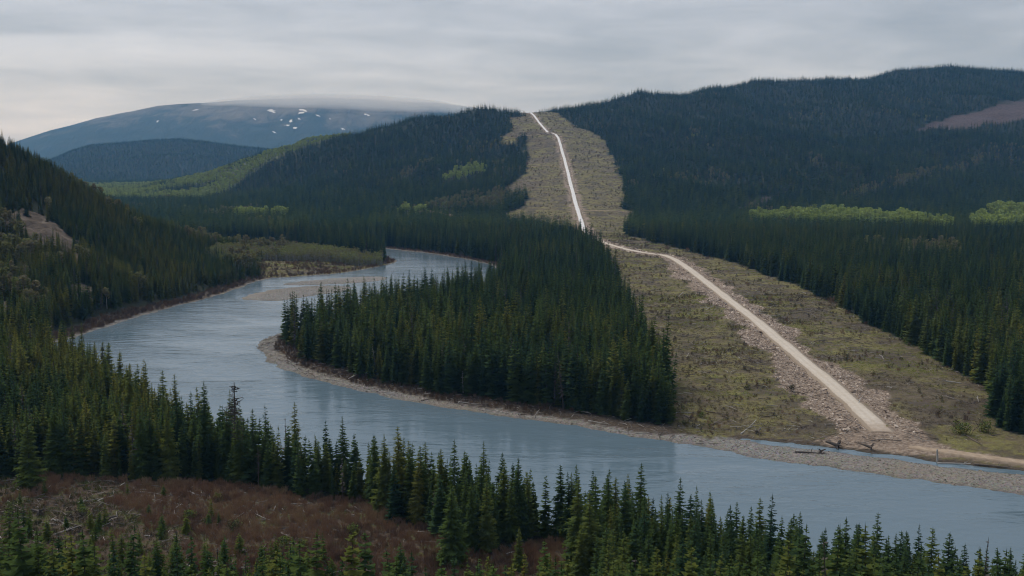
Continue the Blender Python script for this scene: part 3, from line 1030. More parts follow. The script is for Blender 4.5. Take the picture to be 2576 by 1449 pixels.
def jitter_grid(x0, x1, y0, y1, s):
    xs, ys = np.arange(x0, x1, s), np.arange(y0, y1, s)
    X, Y = np.meshgrid(xs, ys)
    X = X + RNG.uniform(-.48, .48, X.shape) * s
    Y = Y + RNG.uniform(-.48, .48, X.shape) * s
    return X.ravel(), Y.ravel()


def seen_from_camera(X, Y, Z, margin):
    """drops what the hills hide from everywhere near the camera"""
    vis = np.ones(X.shape, bool)
    for f in np.linspace(.12, .97, 26):
        vis &= CAM_Z + 14 + (Z - CAM_Z - 14) * f > ground(X * f, Y * f) - margin * f
    return vis


# candidate trees over the whole land
cand = []
for (y0, y1, s) in [(130, 420, 3.4), (420, 700, 5.3), (700, 1000, 5.7), (1000, 1400, 6.2), (1400, 2000, 7.2), (2000, 2800, 8.6), (2800, 4300, 10.5), (4300, 6900, 13.0)]:
    xm = .5 * y1 * 1.12 + 40
    x, y = jitter_grid(-xm, xm, y0, y1, s)
    k = np.abs(x) < .5 * y * 1.12 + 40
    cand.append(np.stack([x[k], y[k]], -1))
x, y = jitter_grid(-560, -90, 520, 1080, 4.3)
k = (x / y < np.interp(y, [480, 560, 700, 900, 1200], [-.30, -.30, -.27, -.225, -.2])) & (x > -.56 * y - 40)
cand.append(np.stack([x[k], y[k]], -1))
cand = np.vstack(cand)
TX, TY = cand[:, 0], cand[:, 1]
TSD = shore(TX, TY)
TM = masks(TX, TY, TSD)
tn = fbm(TX / 60, TY / 60, 3, 51)
tn2 = fbm(TX / 23, TY / 23, 3, 52)
edge_need = np.where(TM['nearside'], 3.0, np.where(TY < 760, np.where(TX > -160, 14 + 9 * (tn2 - .5), 9 + 10 * tn2), 6 + 4 * tn2))
on_bar = inside(TX, TY, BAR_A) | inside(TX, TY, BAR_B)
keep = (TSD > edge_need) & ~on_bar & ~TM['clear'] & ~TM['near'] & ~TM['pad'] & ~TM['bench'] & ~TM['cut'] & ~TM['meadow']
keep &= ~(TM['rock'] & (RNG.random(len(TX)) > .04))
asp = {k: np.zeros(len(TX), bool) for k in ASPEN}
for k, polys in ASPEN.items():
    for p_ in polys:
        asp[k] |= inside(TX + (tn2 - .5) * TY * .02, TY + (tn2 - .5) * TY * .04, p_)
far_hill = (TY > np.interp(TX / TY, [-.30, -.26, -.20, -.15], [2450, 2700, 2950, 3050])) & (TY < 4200) & (TX < -.155 * TY)
lime_far = far_hill & (fbm(TX / 150 + 3, TY / 160, 3, 61) > .43)
on_left = (TX < -100) & (TY > 470) & (TY < 1200) & ~TM['nearside'] & (TX / TY < np.interp(TY, [480, 560, 700, 900, 1200], [-.30, -.30, -.27, -.225, -.2]))
KEEP_ASP = np.zeros(len(TX), bool)
mix_in = {}
for k in ('lime', 'olive'):
    mix_in[k] = asp[k] & keep & (RNG.random(len(TX)) < np.where(fbm(TX / 26, TY / 45, 3, 66) > .46, .85, .2))
    KEEP_ASP |= mix_in[k]
mix_in['lime_far'] = lime_far & keep & (RNG.random(len(TX)) < .85)
scattered = on_left & keep & (fbm(TX / 35, TY / 35, 3, 71) > .66) & (RNG.random(len(TX)) < .3)
hill_scatter = keep & (TY > 1400) & (TY < 3400) & (fbm(TX / 120, TY / 120, 3, 73) > .69) & (RNG.random(len(TX)) < .16)
mix_in['olive'] |= scattered | hill_scatter
willow = asp['willow'] & (TSD > 2)
conifer = keep & ~mix_in['lime'] & ~mix_in['olive'] & ~mix_in['lime_far'] & ~willow
# heights
H = np.where(TM['nearside'], 16.2, np.where(on_left, 12.0, np.where(TY < 1250, 19.5, 18.0)))
H = H * np.clip(1 + .19 * RNG.normal(size=len(TX)), .5, 1.45) * (0.9 + .2 * tn)
H = np.where(RNG.random(len(TX)) < .13, H * RNG.uniform(.45, .75, len(TX)), H)
H = np.where(TY > 4300, H * .85, H)
H = np.where(on_left, H * np.interp(TY, [560, 760], [1.25, .95]), H)
TINT = np.clip(.34 + (tn - .5) * .8 + RNG.normal(0, .2, len(TX)), 0, 1)
TINT = np.where(TM['nearside'] & (TY > 330) & (TX < -.33 * TY), TINT + .35 * (tn2 > .42), TINT)
TINT = np.where(on_left, TINT + .2 + (tn2 - .45) * .9, TINT)
TINT = np.where(TY > 1300, TINT - .05, TINT)
TZ = ground(TX, TY)
vis = (TY < 700) | seen_from_camera(TX, TY, TZ + H + 4, 6.0)
conifer &= vis
conifer &= ~(on_left & (fbm(TX / 28, TY / 28, 3, 77) > .60) & (RNG.random(len(TX)) < .6))
SLIM = np.clip(RNG.normal(1.0, .14, len(TX)), .7, 1.4)

# the 300 or so largest spruces are things of their own, the rest is one wood
ub, vb = project(TX, TY, TZ)
ut, vt = project(TX, TY, TZ + H)
mine = conifer & TM['nearside'] & (ub > 2) & (ub < 2574) & (vt < 1425) & (TY > 165)
order = np.nonzero(mine)[0]
order = order[np.argsort(-(vb - vt)[order])][:282]
single = np.zeros(len(TX), bool)
single[order] = True

near_crowns = [spruce_crown(100 + k, 34 + 2 * k, 9, R, 2, bottom=b, power=p, gap=g) for k, (R, b, p, g) in enumerate(
    [(.160, .03, .66, .04), (.180, .02, .76, .06), (.140, .05, .60, .04), (.205, .02, .85, .08), (.135, .08, .62, .10), (.172, .03, .70, .05)])]
near_crown_mesh = [mesh_from('spruce_crown', v, f, NEEDLE) for v, f in near_crowns]
trunk_mesh = mesh_from('spruce_trunk', *spruce_trunk(8), BARK)
mid_forms = forms('spruce_form', [joined('spruce_form', [(*spruce_crown(200 + k, 22, 10, R, 1, bottom=b, power=p), NEEDLE), (*spruce_trunk(4), BARK)]) for k, (R, b, p) in enumerate(
    [(.165, .04, .66), (.145, .06, .6), (.190, .03, .78), (.155, .08, .64), (.175, .04, .7), (.135, .05, .58)])])
dead_forms = forms('bare_form', [joined('bare_form', [(*spruce_crown(330 + k, 14, 5, .075, 1, bottom=.2, power=.5, gap=.45), DEAD_WOOD), (*spruce_trunk(4, .013), DEAD_WOOD)]) for k in range(2)])
far_forms = forms('far_spruce_form', [joined('far_spruce_form', [(*spruce_crown(300 + k, 9, 6, R, 0, bottom=.04, power=.8), NEEDLE)]) for k, R in enumerate((.17, .15, .185, .16))])

m = conifer & ~single & (TY < 1250)
idx_mid = np.nonzero(m)[0]
m2 = conifer & (TY >= 1250)
idx_far = np.nonzero(m2)[0]
ii = np.concatenate([idx_mid, idx_far])
all_forms = mid_forms + far_forms + dead_forms
forest_o = stuff('spruce_forest', 'dense dark spruce forest covering the river flats and all the hillsides', all_forms, TX[ii], TY[ii],
                 np.stack([H[ii] * SLIM[ii] * np.where(TY[ii] > 4300, 2.3, np.where(TY[ii] > 1250, 1.5, 1.0))] * 2 + [H[ii]], -1), TINT[ii], sink=.2, tilt=.045, cat='forest')
frm = np.concatenate([np.where(RNG.random(len(idx_mid)) < .035, 10 + RNG.integers(0, 2, len(idx_mid)), RNG.integers(0, 6, len(idx_mid))), 6 + RNG.integers(0, 4, len(idx_far))]).astype(np.int32)
forest_o.data.attributes['form'].data.foreach_set('value', frm)

aspen_forms = forms('aspen_form', [joined('aspen_form', [(*leafy_crown(400 + k, 110, .3, .16, .055), ASPEN_LEAF), (*taper([(0, 0, -.03), (.01, 0, .45), (0, .01, .9)], [.012, .009, .003], 4), PALE_BARK)]) for k in range(4)])


def wood(name, label, msk, h, tint, forms_, slim=1.0):
    k = np.nonzero(msk & vis)[0]
    hh = h * np.clip(1 + .16 * RNG.normal(size=len(k)), .6, 1.4)
    return stuff(name, label, forms_, TX[k], TY[k], np.stack([hh * slim * np.clip(RNG.normal(1.1, .15, len(k)), .7, 1.5)] * 2 + [hh], -1), tint + RNG.normal(0, .12, len(k)) + (tn2[k] - .5) * .6, sink=.2, cat='trees')


wood('aspen_grove', 'bright lime green aspens in fresh leaf at the foot of the forested hills', mix_in['lime'], 17.0, 1.0, aspen_forms, 1.15)
wood('aspen_wood', 'pale green aspen wood covering the low far hill', mix_in['lime_far'], 12.0, .88, aspen_forms, 1.6)
wood('budding_aspens', 'olive brown budding aspens in streaks among the dark spruces', mix_in['olive'], 12.5, .12, aspen_forms, 1.0)

# willows on the flat by the upper river
wx, wy = jitter_grid(-420, -100, 850, 1200, 3.4)
wk = np.zeros(len(wx), bool)
for p_ in ASPEN['willow']:
    wk |= inside(wx, wy, p_)
wk &= shore(wx, wy) > 2
wx, wy = wx[wk], wy[wk]
willow_forms = forms('willow_form', [joined('willow_form', [(*twigs(500 + k, 18, .38, .010, .5, .6), PALE_BARK), (*leafy_crown(510 + k, 90, .2, .22, .05, 2.2), ASPEN_LEAF)]) for k in range(3)])
stuff('willow_thicket', 'olive green willow thicket on the low flat beside the upper river', willow_forms, wx, wy, np.clip(RNG.normal(8.0, 1.3, len(wx)), 4, 11), .30 + RNG.normal(0, .12, len(wx)) + (fbm(wx / 30, wy / 30, 2, 5) - .5) * .6, sink=.2, cat='thicket')

# undergrowth of the clearings
brush_forms = forms('brush_form', [joined('brush_form', [(*twigs(600 + k, 46, .6, .016, .55, .45), TWIG)]) for k in range(4)])
shrub_forms = forms('shrub_form', [joined('shrub_form', [(*twigs(620 + k, 16, .6, .02, .7, .4), TWIG), (*leafy_crown(630 + k, 60, .1, .34, .07, 2.0), SHRUB_LEAF)]) for k in range(4)])
tuft_forms = forms('tuft_form', [joined('tuft_form', [(*twigs(640 + k, 26, 1.6, .05, .55, .4), GRASS)]) for k in range(4)])

low_forms = forms('low_plant_form', [joined('low_plant_form', [(*twigs(660 + k, 30, 1.3, .045, .6, .35), SHRUB_LEAF)]) for k in range(3)])
x, y = jitter_grid(-190, 80, 175, 330, 1.05)
k = inside(x, y, CLEAR_NEAR) & (np.abs(x) < .5 * y * 1.15 + 12)
x, y = x[k], y[k]
uu, vv = project(x, y, ground(x, y))
dens = fbm(x / 16, y / 16, 4, 81)
right = np.clip((uu - 420) / 200, 0, 1)
brown = dens + .28 * right - .12 * np.clip((vv - 1330) / 60, 0, 1) * (1 - right) > .5
bk = brown & (RNG.random(len(x)) < .66)
stuff('willow_brush', 'leafless reddish brown willow brush filling the near clearing', brush_forms, x[bk], y[bk], np.clip(1.45 * np.exp(RNG.normal(0, .32, bk.sum())) * (.7 + .7 * fbm(x[bk] / 4, y[bk] / 4, 2, 84)), .5, 3.0), .45 + (dens[bk] - .5) * 1.2 + RNG.normal(0, .14, bk.sum()), tilt=.12, cat='brush')
gk = ~brown & (RNG.random(len(x)) < .62)
stuff('green_undergrowth', 'low green undergrowth and grass between the fallen logs of the near clearing', low_forms + shrub_forms[:3] + brush_forms[:1], x[gk], y[gk], np.clip(RNG.normal(.8, .3, gk.sum()), .3, 1.8), .38 + (dens[gk] - .4) * 1.6 + RNG.normal(0, .2, gk.sum()), tilt=.1, cat='undergrowth')

x1, y1 = jitter_grid(50, 330, 330, 700, 1.7)
x2, y2 = jitter_grid(60, 420, 700, 1330, 3.2)
x3, y3 = jitter_grid(-60, 500, 1330, 3050, 7.0)
x4, y4 = jitter_grid(-240, -100, 840, 1130, 2.0)
x, y = np.concatenate([x1, x2, x3, x4]), np.concatenate([y1, y2, y3, y4])
s_ = shore(x, y)
M = masks(x, y, s_)
k = (M['clear'] | M['meadow']) & ~M['rubble'] & ~M['pad'] & (np.abs(M['rd']) > 5) & ~M['gravel'] & (s_ > 6)
k &= (RNG.random(len(x)) < np.where(fbm(x / 26, y / 26, 4, 94) > .5, .85, .42))
x, y = x[k], y[k]
g = np.where(y > 1250, fbm(x / 75, y / 60, 5, 93), fbm(x / 22, y / 14, 4, 91))
sz = np.interp(y, [380, 700, 1300, 3000], [.55, .7, 1.1, 2.0]) * np.clip(RNG.normal(1, .3, len(x)), .4, 2)
stuff('clearing_grass', 'yellow green grass and moss covering the cleared strip on both sides of the gravel road', tuft_forms, x, y, np.stack([sz * 1.3, sz * 1.3, sz * .8], -1), .50 + (g - .5) * 2.6 + RNG.normal(0, .15, len(x)) - np.interp(y, [700, 1400], [0, .30]), tilt=.1, cat='grass')
k = (fbm(x / 11, y / 8, 3, 92) > .54) & (RNG.random(len(x)) < .34)
xs_, ys_ = x[k], y[k]
szs = np.interp(ys_, [380, 700, 1300, 3000], [1.05, 1.4, 2.4, 4.0]) * np.exp(RNG.normal(0, .35, len(xs_)))
stuff('clearing_shrubs', 'low brown and olive shrubs dotted over the cleared strip', shrub_forms + brush_forms[:2], xs_, ys_, szs, .3 + RNG.normal(0, .2, len(xs_)), tilt=.1, cat='shrubs')

# willow brush along the banks and on the meadow
x, y = jitter_grid(-420, 330, 370, 1250, 1.9)
s_ = shore(x, y)
M = masks(x, y, s_)
k = M['bank'] & ~M['gravel'] & ~M['pad'] & (s_ > 2) & (RNG.random(len(x)) < np.where(y > 700, .6, .85))
k |= M['meadow'] & (fbm(x / 12, y / 22, 3, 95) > .52) & (RNG.random(len(x)) < .3)
x, y = x[k], y[k]
stuff('bank_brush', 'dark brown leafless brush along the far river banks', brush_forms, x, y, np.clip(RNG.normal(1.7, .5, len(x)), .7, 3.2) * np.where(x < -150, 1.3, 1), .10 + RNG.normal(0, .14, len(x)) + .12 * (y > 850), tilt=.12, cat='brush')

# broken stone and wood chips beside the road, cobbles on the bars
slab_forms = forms('slab_form', [joined('slab_form', [(*slab(700 + k), ROCKM)]) for k in range(5)])
x1, y1 = jitter_grid(50, 320, 330, 720, 0.95)
x2, y2 = jitter_grid(50, 420, 720, 1330, 2.2)
x3, y3 = jitter_grid(-40, 260, 1330, 3000, 5.0)
x, y = np.concatenate([x1, x2, x3]), np.concatenate([y1, y2, y3])
s_ = shore(x, y)
M = masks(x, y, s_)
k = (M['rubble'] | (M['pad'] & (RNG.random(len(x)) < .10))) & (np.abs(M['rd']) > 4.6) & (s_ > 2) & (RNG.random(len(x)) < .75)
x, y, rdk = x[k], y[k], M['rd'][k]
sz = np.interp(y, [380, 700, 1300, 3000], [.62, .9, 1.5, 2.4]) * np.exp(RNG.normal(-.3, .42, len(x)))
stuff('rubble', 'tan broken stone and wood chips heaped along both sides of the gravel road', slab_forms, x, y, np.stack([sz * 1.5, sz * .9, sz * .6], -1), .5 + RNG.normal(0, .22, len(x)), tilt=.35, sink=-.05, cat='rubble')
cob_forms = forms('cobble_form', [joined('cobble_form', [(*slab(720 + k), PEBBLE)]) for k in range(4)])
x, y = jitter_grid(-175, 330, 270, 800, 1.0)
s_ = shore(x, y)
M = masks(x, y, s_)
k = M['gravel'] & (s_ > .3) & (RNG.random(len(x)) < .8)
x, y = x[k], y[k]
sz = np.exp(RNG.normal(-1.4, .4, len(x)))
stuff('river_cobbles', 'grey and tan cobbles on the gravel bars by the far shore', cob_forms, x, y, np.stack([sz * 1.2, sz, sz * .7], -1), .5 + RNG.normal(0, .25, len(x)), tilt=.3, cat='cobbles')

# grey sticks and branches left from the felling
STICK = tint_mat('grey_sticks', [(0.0, (0.10, 0.08, 0.065)), (0.5, (0.26, 0.225, 0.19)), (1.0, (0.56, 0.52, 0.47))], 1.0, .2)
stick_forms = forms('stick_form', [joined('stick_form', [(*taper([(-.5, 0, .02), (-.1, (k - 1.5) * .03, .05), (.5, 0, .03 + .04 * (k % 2))], [.02, .017, .008], 5), STICK),
                                                         (*taper([(-.05, 0, .05), (.12, .12 - .08 * k, .09)], [.011, .004], 4), STICK)]) for k in range(4)])
x1, y1 = jitter_grid(-170, 70, 190, 305, 1.5)
x2, y2 = jitter_grid(55, 330, 330, 720, 2.3)
x3, y3 = jitter_grid(-150, 320, 330, 560, 1.7)
x4, y4 = jitter_grid(60, 400, 720, 1320, 5.0)
s3_ = shore(x3, y3)
M3 = masks(x3, y3, s3_)
k3 = (M3['bank'] | (M3['gravel'] & (RNG.random(len(x3)) < .25))) & (s3_ > .8) & (RNG.random(len(x3)) < .55)
k1 = inside(x1, y1, CLEAR_NEAR) & (fbm(x1 / 13, y1 / 9, 3, 97) > np.interp(x1, [-75, -45], [.43, .60])) & (RNG.random(len(x1)) < .7)
x24, y24 = np.concatenate([x2, x4]), np.concatenate([y2, y4])
s24 = shore(x24, y24)
M24 = masks(x24, y24, s24)
k24 = M24['low'] & (np.abs(M24['rd']) > 6) & (s24 > 4) & ~M24['gravel'] & (RNG.random(len(x24)) < np.where((fbm(x24 / 15, y24 / 12, 3, 98) > .55) | M24['pad'], .6, .12))
x, y = np.concatenate([x1[k1], x3[k3], x24[k24]]), np.concatenate([y1[k1], y3[k3], y24[k24]])
ln = np.exp(RNG.normal(.75, .5, len(x))) * np.interp(y, [230, 400, 1000], [.85, 1.0, 1.5])
stuff('slash_debris', 'grey sticks and broken branches littering the clearings and the far bank', stick_forms, x, y, np.stack([ln, ln * 1.4, ln * 1.4], -1), RNG.beta(1.3, 1.8, len(x)), tilt=.12, sink=-.12 if False else -.25, cat='slash')

# ------------------------------------------------------------------ the near spruces, one by one
WHERE = [(90, 'at the left edge'), (260, 'below the left hill'), (440, 'below the wide bend'), (560, 'left of the dead snag'), (680, 'below the dead snag'),
         (860, 'behind the brown brush'), (1000, 'below the peninsula beach'), (1160, 'behind the lone spruce'), (1330, 'around the pale spruce'), (1480, 'left of the right wood'),
         (1660, 'below the peninsula corner'), (1830, 'below the gravel bar'), (2010, 'below the side stream'), (2200, 'below the dark root pile'), (2380, 'below the road end'), (9999, 'at lower right')]
singles = []


def plant_spruce(x, y, h, slim, tint, form, label=None):
    z = float(ground(x, y))
    o = link('spruce_tree', None, None, (x, y, z - .1))
    o.rotation_euler = (random.gauss(0, .015), random.gauss(0, .015), random.uniform(0, 6.28))
    o.scale = (h * slim, h * slim, h)
    tr = link('trunk', trunk_mesh, o)
    cr = link('crown', near_crown_mesh[form], o)
    cr['tint'] = float(np.clip(tint, 0, 1))
    o['category'] = 'spruce tree'
    o['group'] = 'spruces standing on the near river bank'
    if label:
        o['label'] = label
    singles.append((o, x, y, z, h, slim, tint))
    return o


special = [(1138, 1420, 1222, 1.25, .42, 3, 'big broad spruce standing alone in front of the tree strip at the brown brush'),
           (518, 1195, 962, .95, .2, 4, 'tallest spire-like spruce with its thin tip far up against the river'),
           (1305, 1437, 1325, 1.05, .62, 1, 'small pale green spruce alone in the brush right of the big one'),
           (77, 1229, 1030, 1.15, .55, 1, 'spruce jutting forward into the clearing at the far left of the wood'),
           (575, 1205, 1030, 1.15, .3, 3, 'stout spruce directly left of the dead grey snag'),
           (1525, 1420, 1185, .9, .3, 2, 'tall slim spruce with pointed tip left of the first gravel bar'),
           (2200, 1560, 1298, .95, .3, 0, 'tall spruce by the water right of the wide gap, at lower right')]
for (u, v0, v1, slim, ti, fm, lb) in special:
    q = P3(u, v0)
    d = math.hypot(q.y, CAM_Z - q.z)
    h = (v0 - v1) / FPX * d * 1.03
    plant_spruce(q.x, q.y, h, slim, ti, fm, lb)
for k in order:
    if min(math.hypot(TX[k] - s[1], TY[k] - s[2]) for s in singles[:7]) < 2.6:
        continue
    plant_spruce(TX[k], TY[k], float(H[k]), float(SLIM[k]), float(TINT[k]), int(RNG.integers(0, 6)))
rest = [s for s in singles if 'label' not in s[0]]
by = {}
zone_y = {}
for q in rest:
    q_where = next(w for lim, w in WHERE if project(q[1], q[2], q[3])[0] < lim)
    zone_y.setdefault(q_where, []).append(q[2])
for (o, x, y, z, h, slim, ti) in rest:
    u0, v0 = project(x, y, z)
    where = next(w for lim, w in WHERE if u0 < lim)
    size = 'tall' if h > 17.2 else 'short' if h < 13.2 else 'medium'
    form = 'slim' if slim < .93 else 'broad' if slim > 1.1 else ''
    hue = 'yellowish' if ti > .52 else 'bluish dark' if ti < .24 else 'dark green'
    row_ = 'front row' if y < np.percentile(zone_y[where], 35) else 'rear row' if y > np.percentile(zone_y[where], 70) else 'middle row'
    by.setdefault(' '.join(f'{size} {form} {hue} spruce, {row_}, {where}'.split()), []).append((u0, o))


def place_labels(table):
    nth = ['leftmost', 'second from left', 'third from left', 'fourth from left', 'fifth from left', 'sixth from left', 'seventh from left']
    for lb, lst in table.items():
        lst.sort(key=lambda p: p[0])
        n = len(lst)
        for k, (_, o) in enumerate(lst):
            o['label'] = lb if n == 1 else lb + ', ' + ('rightmost' if k == n - 1 and n < 8 else nth[min(k, 6)])


place_labels(by)

# ------------------------------------------------------------------ far mountain, mist, snow
mr = np.arange(9000, 15001, 75.0)
mc = np.arange(-7600, 4200, 75.0)
MX, MY = np.meshgrid(mc, mr)
sky_px = [(-400, 420), (-200, 400), (20, 362), (45, 353), (130, 326), (250, 296), (400, 270), (520, 261), (620, 254), (800, 247), (950, 249), (1100, 258), (1250, 282), (1500, 350), (2000, 450)]
rx_, rz_ = [], []
for (u, v) in sky_px:
    X_, Z_ = at_depth(u, v, 12300)
    rx_.append(X_)
    rz_.append(Z_)
crest = np.interp(MX * 12300 / MY, rx_, rz_)
prof = np.interp(MY, [9000, 9800, 11000, 12300, 13500, 15000], [0.0, .22, .62, 1.0, .85, .4])
rr = fbm(MX / 1300 + 9, MY / 1300, 5, 101, .55) - .5
MZ = crest * prof * (1 + rr * .6 * (1 - np.clip((MY - 10600) / 1700, 0, 1))) + rr * 60 * np.interp(MY, [9000, 9500], [0, 1])
gul = np.abs(fbm(MX / 420 + MY / 1500, MY / 2600, 4, 103, .6) - .5) * 2
MZ = MZ + (gul - .3) * 70 * np.interp(MY, [9200, 10000, 11800, 12300], [0, 1, .8, .15])
MZ = np.where(MY < 9100, -20, MZ)


def mountain_z(x, y):
    fi, fj = (x - mc[0]) / 75.0, (y - mr[0]) / 75.0
    i, j = int(fi), int(fj)
    a, b = fi - i, fj - j
    return (MZ[j, i] * (1 - a) + MZ[j, i + 1] * a) * (1 - b) + (MZ[j + 1, i] * (1 - a) + MZ[j + 1, i + 1] * a) * b


MOUNT, t, out = new_mat('mountain_slope')
geo = N(t, 'ShaderNodeNewGeometry')
sepz = N(t, 'ShaderNodeSeparateXYZ')
L(t, geo.outputs['Position'], sepz.inputs[0])
nb = noise(t, 0.0016, 6.0, 0.6, geo.outputs['Position'], 0.6)
mpm = N(t, 'ShaderNodeMapping')
mpm.inputs['Scale'].default_value = (1.0, 0.3, 1.0)
mpm.inputs['Rotation'].default_value = (0, 0, 0.5)
L(t, geo.outputs['Position'], mpm.inputs['Vector'])
nf = noise(t, 0.007, 6.0, 0.68, mpm.outputs[0], 0.7)
alt = math_node(t, 'MULTIPLY_ADD', sepz.outputs[2], 1 / 900.0, math_node(t, 'MULTIPLY', math_node(t, 'SUBTRACT', nb, 0.5), 1.3))
alt = math_node(t, 'ADD', alt, math_node(t, 'MULTIPLY', math_node(t, 'SUBTRACT', nf, 0.5), 0.8))
mcx = ramp(t, alt, [(0.3, (0.045, 0.058, 0.052)), (0.55, (0.065, 0.074, 0.068)), (0.68, (0.13, 0.122, 0.108)), (1.0, (0.22, 0.20, 0.175))])
db = N(t, 'ShaderNodeBsdfDiffuse')
L(t, mcx, db.inputs['Color'])
bm = N(t, 'ShaderNodeBump', i_Strength=1.0, i_Distance=70.0)
L(t, nf, bm.inputs['Height'])
L(t, bm.outputs[0], db.inputs['Normal'])
L(t, db.outputs[0], out.inputs['Surface'])
ii = np.arange(MX.size).reshape(MX.shape)
mf = np.stack([ii[:-1, :-1], ii[:-1, 1:], ii[1:, 1:], ii[1:, :-1]], -1).reshape(-1, 4)
tag(link('mountain', mesh_from('mountain', np.stack([MX, MY, MZ], -1).reshape(-1, 3), mf, MOUNT, smooth=True)), kind='structure')

SNOW = plain_mat('old_snow', (0.78, 0.80, 0.83), (0.86, 0.87, 0.88), 0.01, 0.9)


def on_mountain(u, v):
    a, dy, dz_ = ray(u, v)
    for yy in np.arange(9100, 14900, 20.0):
        x_, z_ = a * yy / dy, CAM_Z + dz_ * yy / dy
        if z_ < mountain_z(x_, yy):
            return x_, yy
    return a * 12000 / dy, 12000.0


def snow_patch(u, v, w, hgt, slope, label):
    """thin sheet of snow lying on the mountainside"""
    x0, y0 = on_mountain(u, v)
    rnd = random.Random(int(u * 7 + v))
    k = y0 / FPX
    ring, n = [], 14
    Vv, Ff = [], []
    hgt = hgt * .72
    for lev in (0.0, .5, 1.0):
        for s in range(n):
            an = 6.283 * s / n
            rr_ = lev * (1 if lev < 1 else rnd.uniform(.35, 1.5))
            du, dv = math.cos(an) * w / 2 * rr_, math.sin(an) * hgt / 2 * rr_
            dv += du * slope
            dx, dyy = du * k, -dv * k * 3.2
            x_, y_ = x0 + dx, y0 + dyy
            Vv.append((dx, dyy, mountain_z(x_, y_) + 5.0 * (1 - lev) + 2.5 * (lev < 1) - 1.0 * (lev == 1.0) - mountain_z(x0, y0)))
    for lv in range(2):
        for s in range(n):
            s2 = (s + 1) % n
            Ff.append((lv * n + s, lv * n + s2, (lv + 1) * n + s2, (lv + 1) * n + s))
    o = link('snow_patch', mesh_from('snow_patch', Vv, Ff, SNOW, smooth=True), None, (x0, y0, mountain_z(x0, y0)))
    tag(o, label, 'snow patch', 'snow patches on the far mountain')


for a in [(681, 279, 26, 9, .12, 'oval white snow patch high on the mountain just under the cloud'),
          (763, 278, 26, 9, .35, 'slanting white snow patch at the cloud edge right of the oval one'),
          (757, 284, 14, 9, -.2, 'small snow patch hanging below the slanting one at the cloud edge'),
          (732, 305, 9, 12, .5, 'narrow upright snow patch in the gully in mid slope'),
          (742, 322, 14, 6, .3, 'small snow patch at the lower end of the mid slope gully'),
          (708, 303, 10, 4, .2, 'thin snow fleck left of the upright gully patch'),
          (722, 316, 16, 3, .3, 'thin slanting snow streak below the left fleck'),
          (397, 306, 8, 4, 0, 'tiny lone snow fleck on the left shoulder of the mountain'),
          (921, 289, 12, 5, .2, 'small snow fleck at the right under the cloud'),
          (926, 291, 8, 5, .2, 'little snow fleck touching the right one under the cloud'),
          (846, 347, 46, 5, .16, 'long thin snow streak low on the right of the mountain'),
          (874, 352, 44, 7, .18, 'broad snow streak right below the long thin one'),
          (905, 362, 26, 6, .4, 'slanting snow patch lowest on the right beside the streaks'),
          (492, 277, 12, 4, -.2, 'faint snow fleck near the left end of the crest'),
          (800, 292, 14, 3, .3, 'thin snow thread between the cloud edge patch and the right flecks'),
          (690, 333, 12, 3, .3, 'thin snow thread at the foot of the mid slope gully'),
          (752, 300, 9, 4, .5, 'small snow spot just right of the upright gully patch'),
          (862, 325, 12, 3, .2, 'thin snow thread above the long low streak'),
          (952, 330, 10, 4, .3, 'small snow spot far right on the slope'),
          (978, 352, 12, 4, .3, 'snow spot lowest at the far right beside the forested ridge'),
          (640, 300, 9, 3, .2, 'tiny snow thread left of the gully in mid mountain'),
          (830, 300, 8, 3, .4, 'tiny snow spot under the cloud right of the slanting patch')]:
    snow_patch(*a)


def volume_mat(name, density, color, aniso=0.0):
    m, t, out = new_mat(name)
    p = N(t, 'ShaderNodeVolumePrincipled')
    p.inputs['Color'].default_value = (*color, 1)
    p.inputs['Density'].default_value = density
    p.inputs['Anisotropy'].default_value = aniso
    p.inputs['Absorption Color'].default_value = (1, 1, 1, 1)
    L(t, p.outputs[0], out.inputs['Volume'])
    return m


# low mist lying along the mountain top
MIST_TOP = 1030.0
mv, mfc = [], []
mx0, mx1 = at_depth(505, 250, 12000)[0], at_depth(1330, 250, 12000)[0]
nu, nvv = 44, 10
for i in range(nu + 1):
    a = i / nu
    th = math.sin(math.pi * min(max(a, .001), .999)) ** .45
    x = mx0 + (mx1 - mx0) * a
    for j in range(nvv):
        an = 2 * math.pi * j / nvv
        base_v = np.interp(CU + FPX * x / 12000, [470, 560, 700, 900, 1150, 1330], [264, 267, 270, 279, 292, 312])
        zb = float(at_depth(0, base_v, 11400)[1])
        ztop = float(np.interp(x, rx_, rz_)) + 6
        zb = min(zb, ztop - 25)
        zc, hr = (zb + ztop) / 2, (ztop - zb) / 2
        wob = 1 + (random.random() - .5) * .12
        mv.append((x, 12100 + math.cos(an) * 1500 * th, zc + math.sin(an) * hr * th * wob))
for i in range(nu):
    for j in range(nvv):
        j2 = (j + 1) % nvv
        mfc.append((i * nvv + j, i * nvv + j2, (i + 1) * nvv + j2, (i + 1) * nvv + j))
mfc += [tuple(range(nvv))[::-1], tuple(nu * nvv + j for j in range(nvv))]
mist = link('mist', mesh_from('mist', mv, mfc, volume_mat('mist_air', 1.7e-3, (0.68, 0.73, 0.78))))
tag(mist, 'pale low cloud mist lying along the far mountain top', None, None, 'stuff')

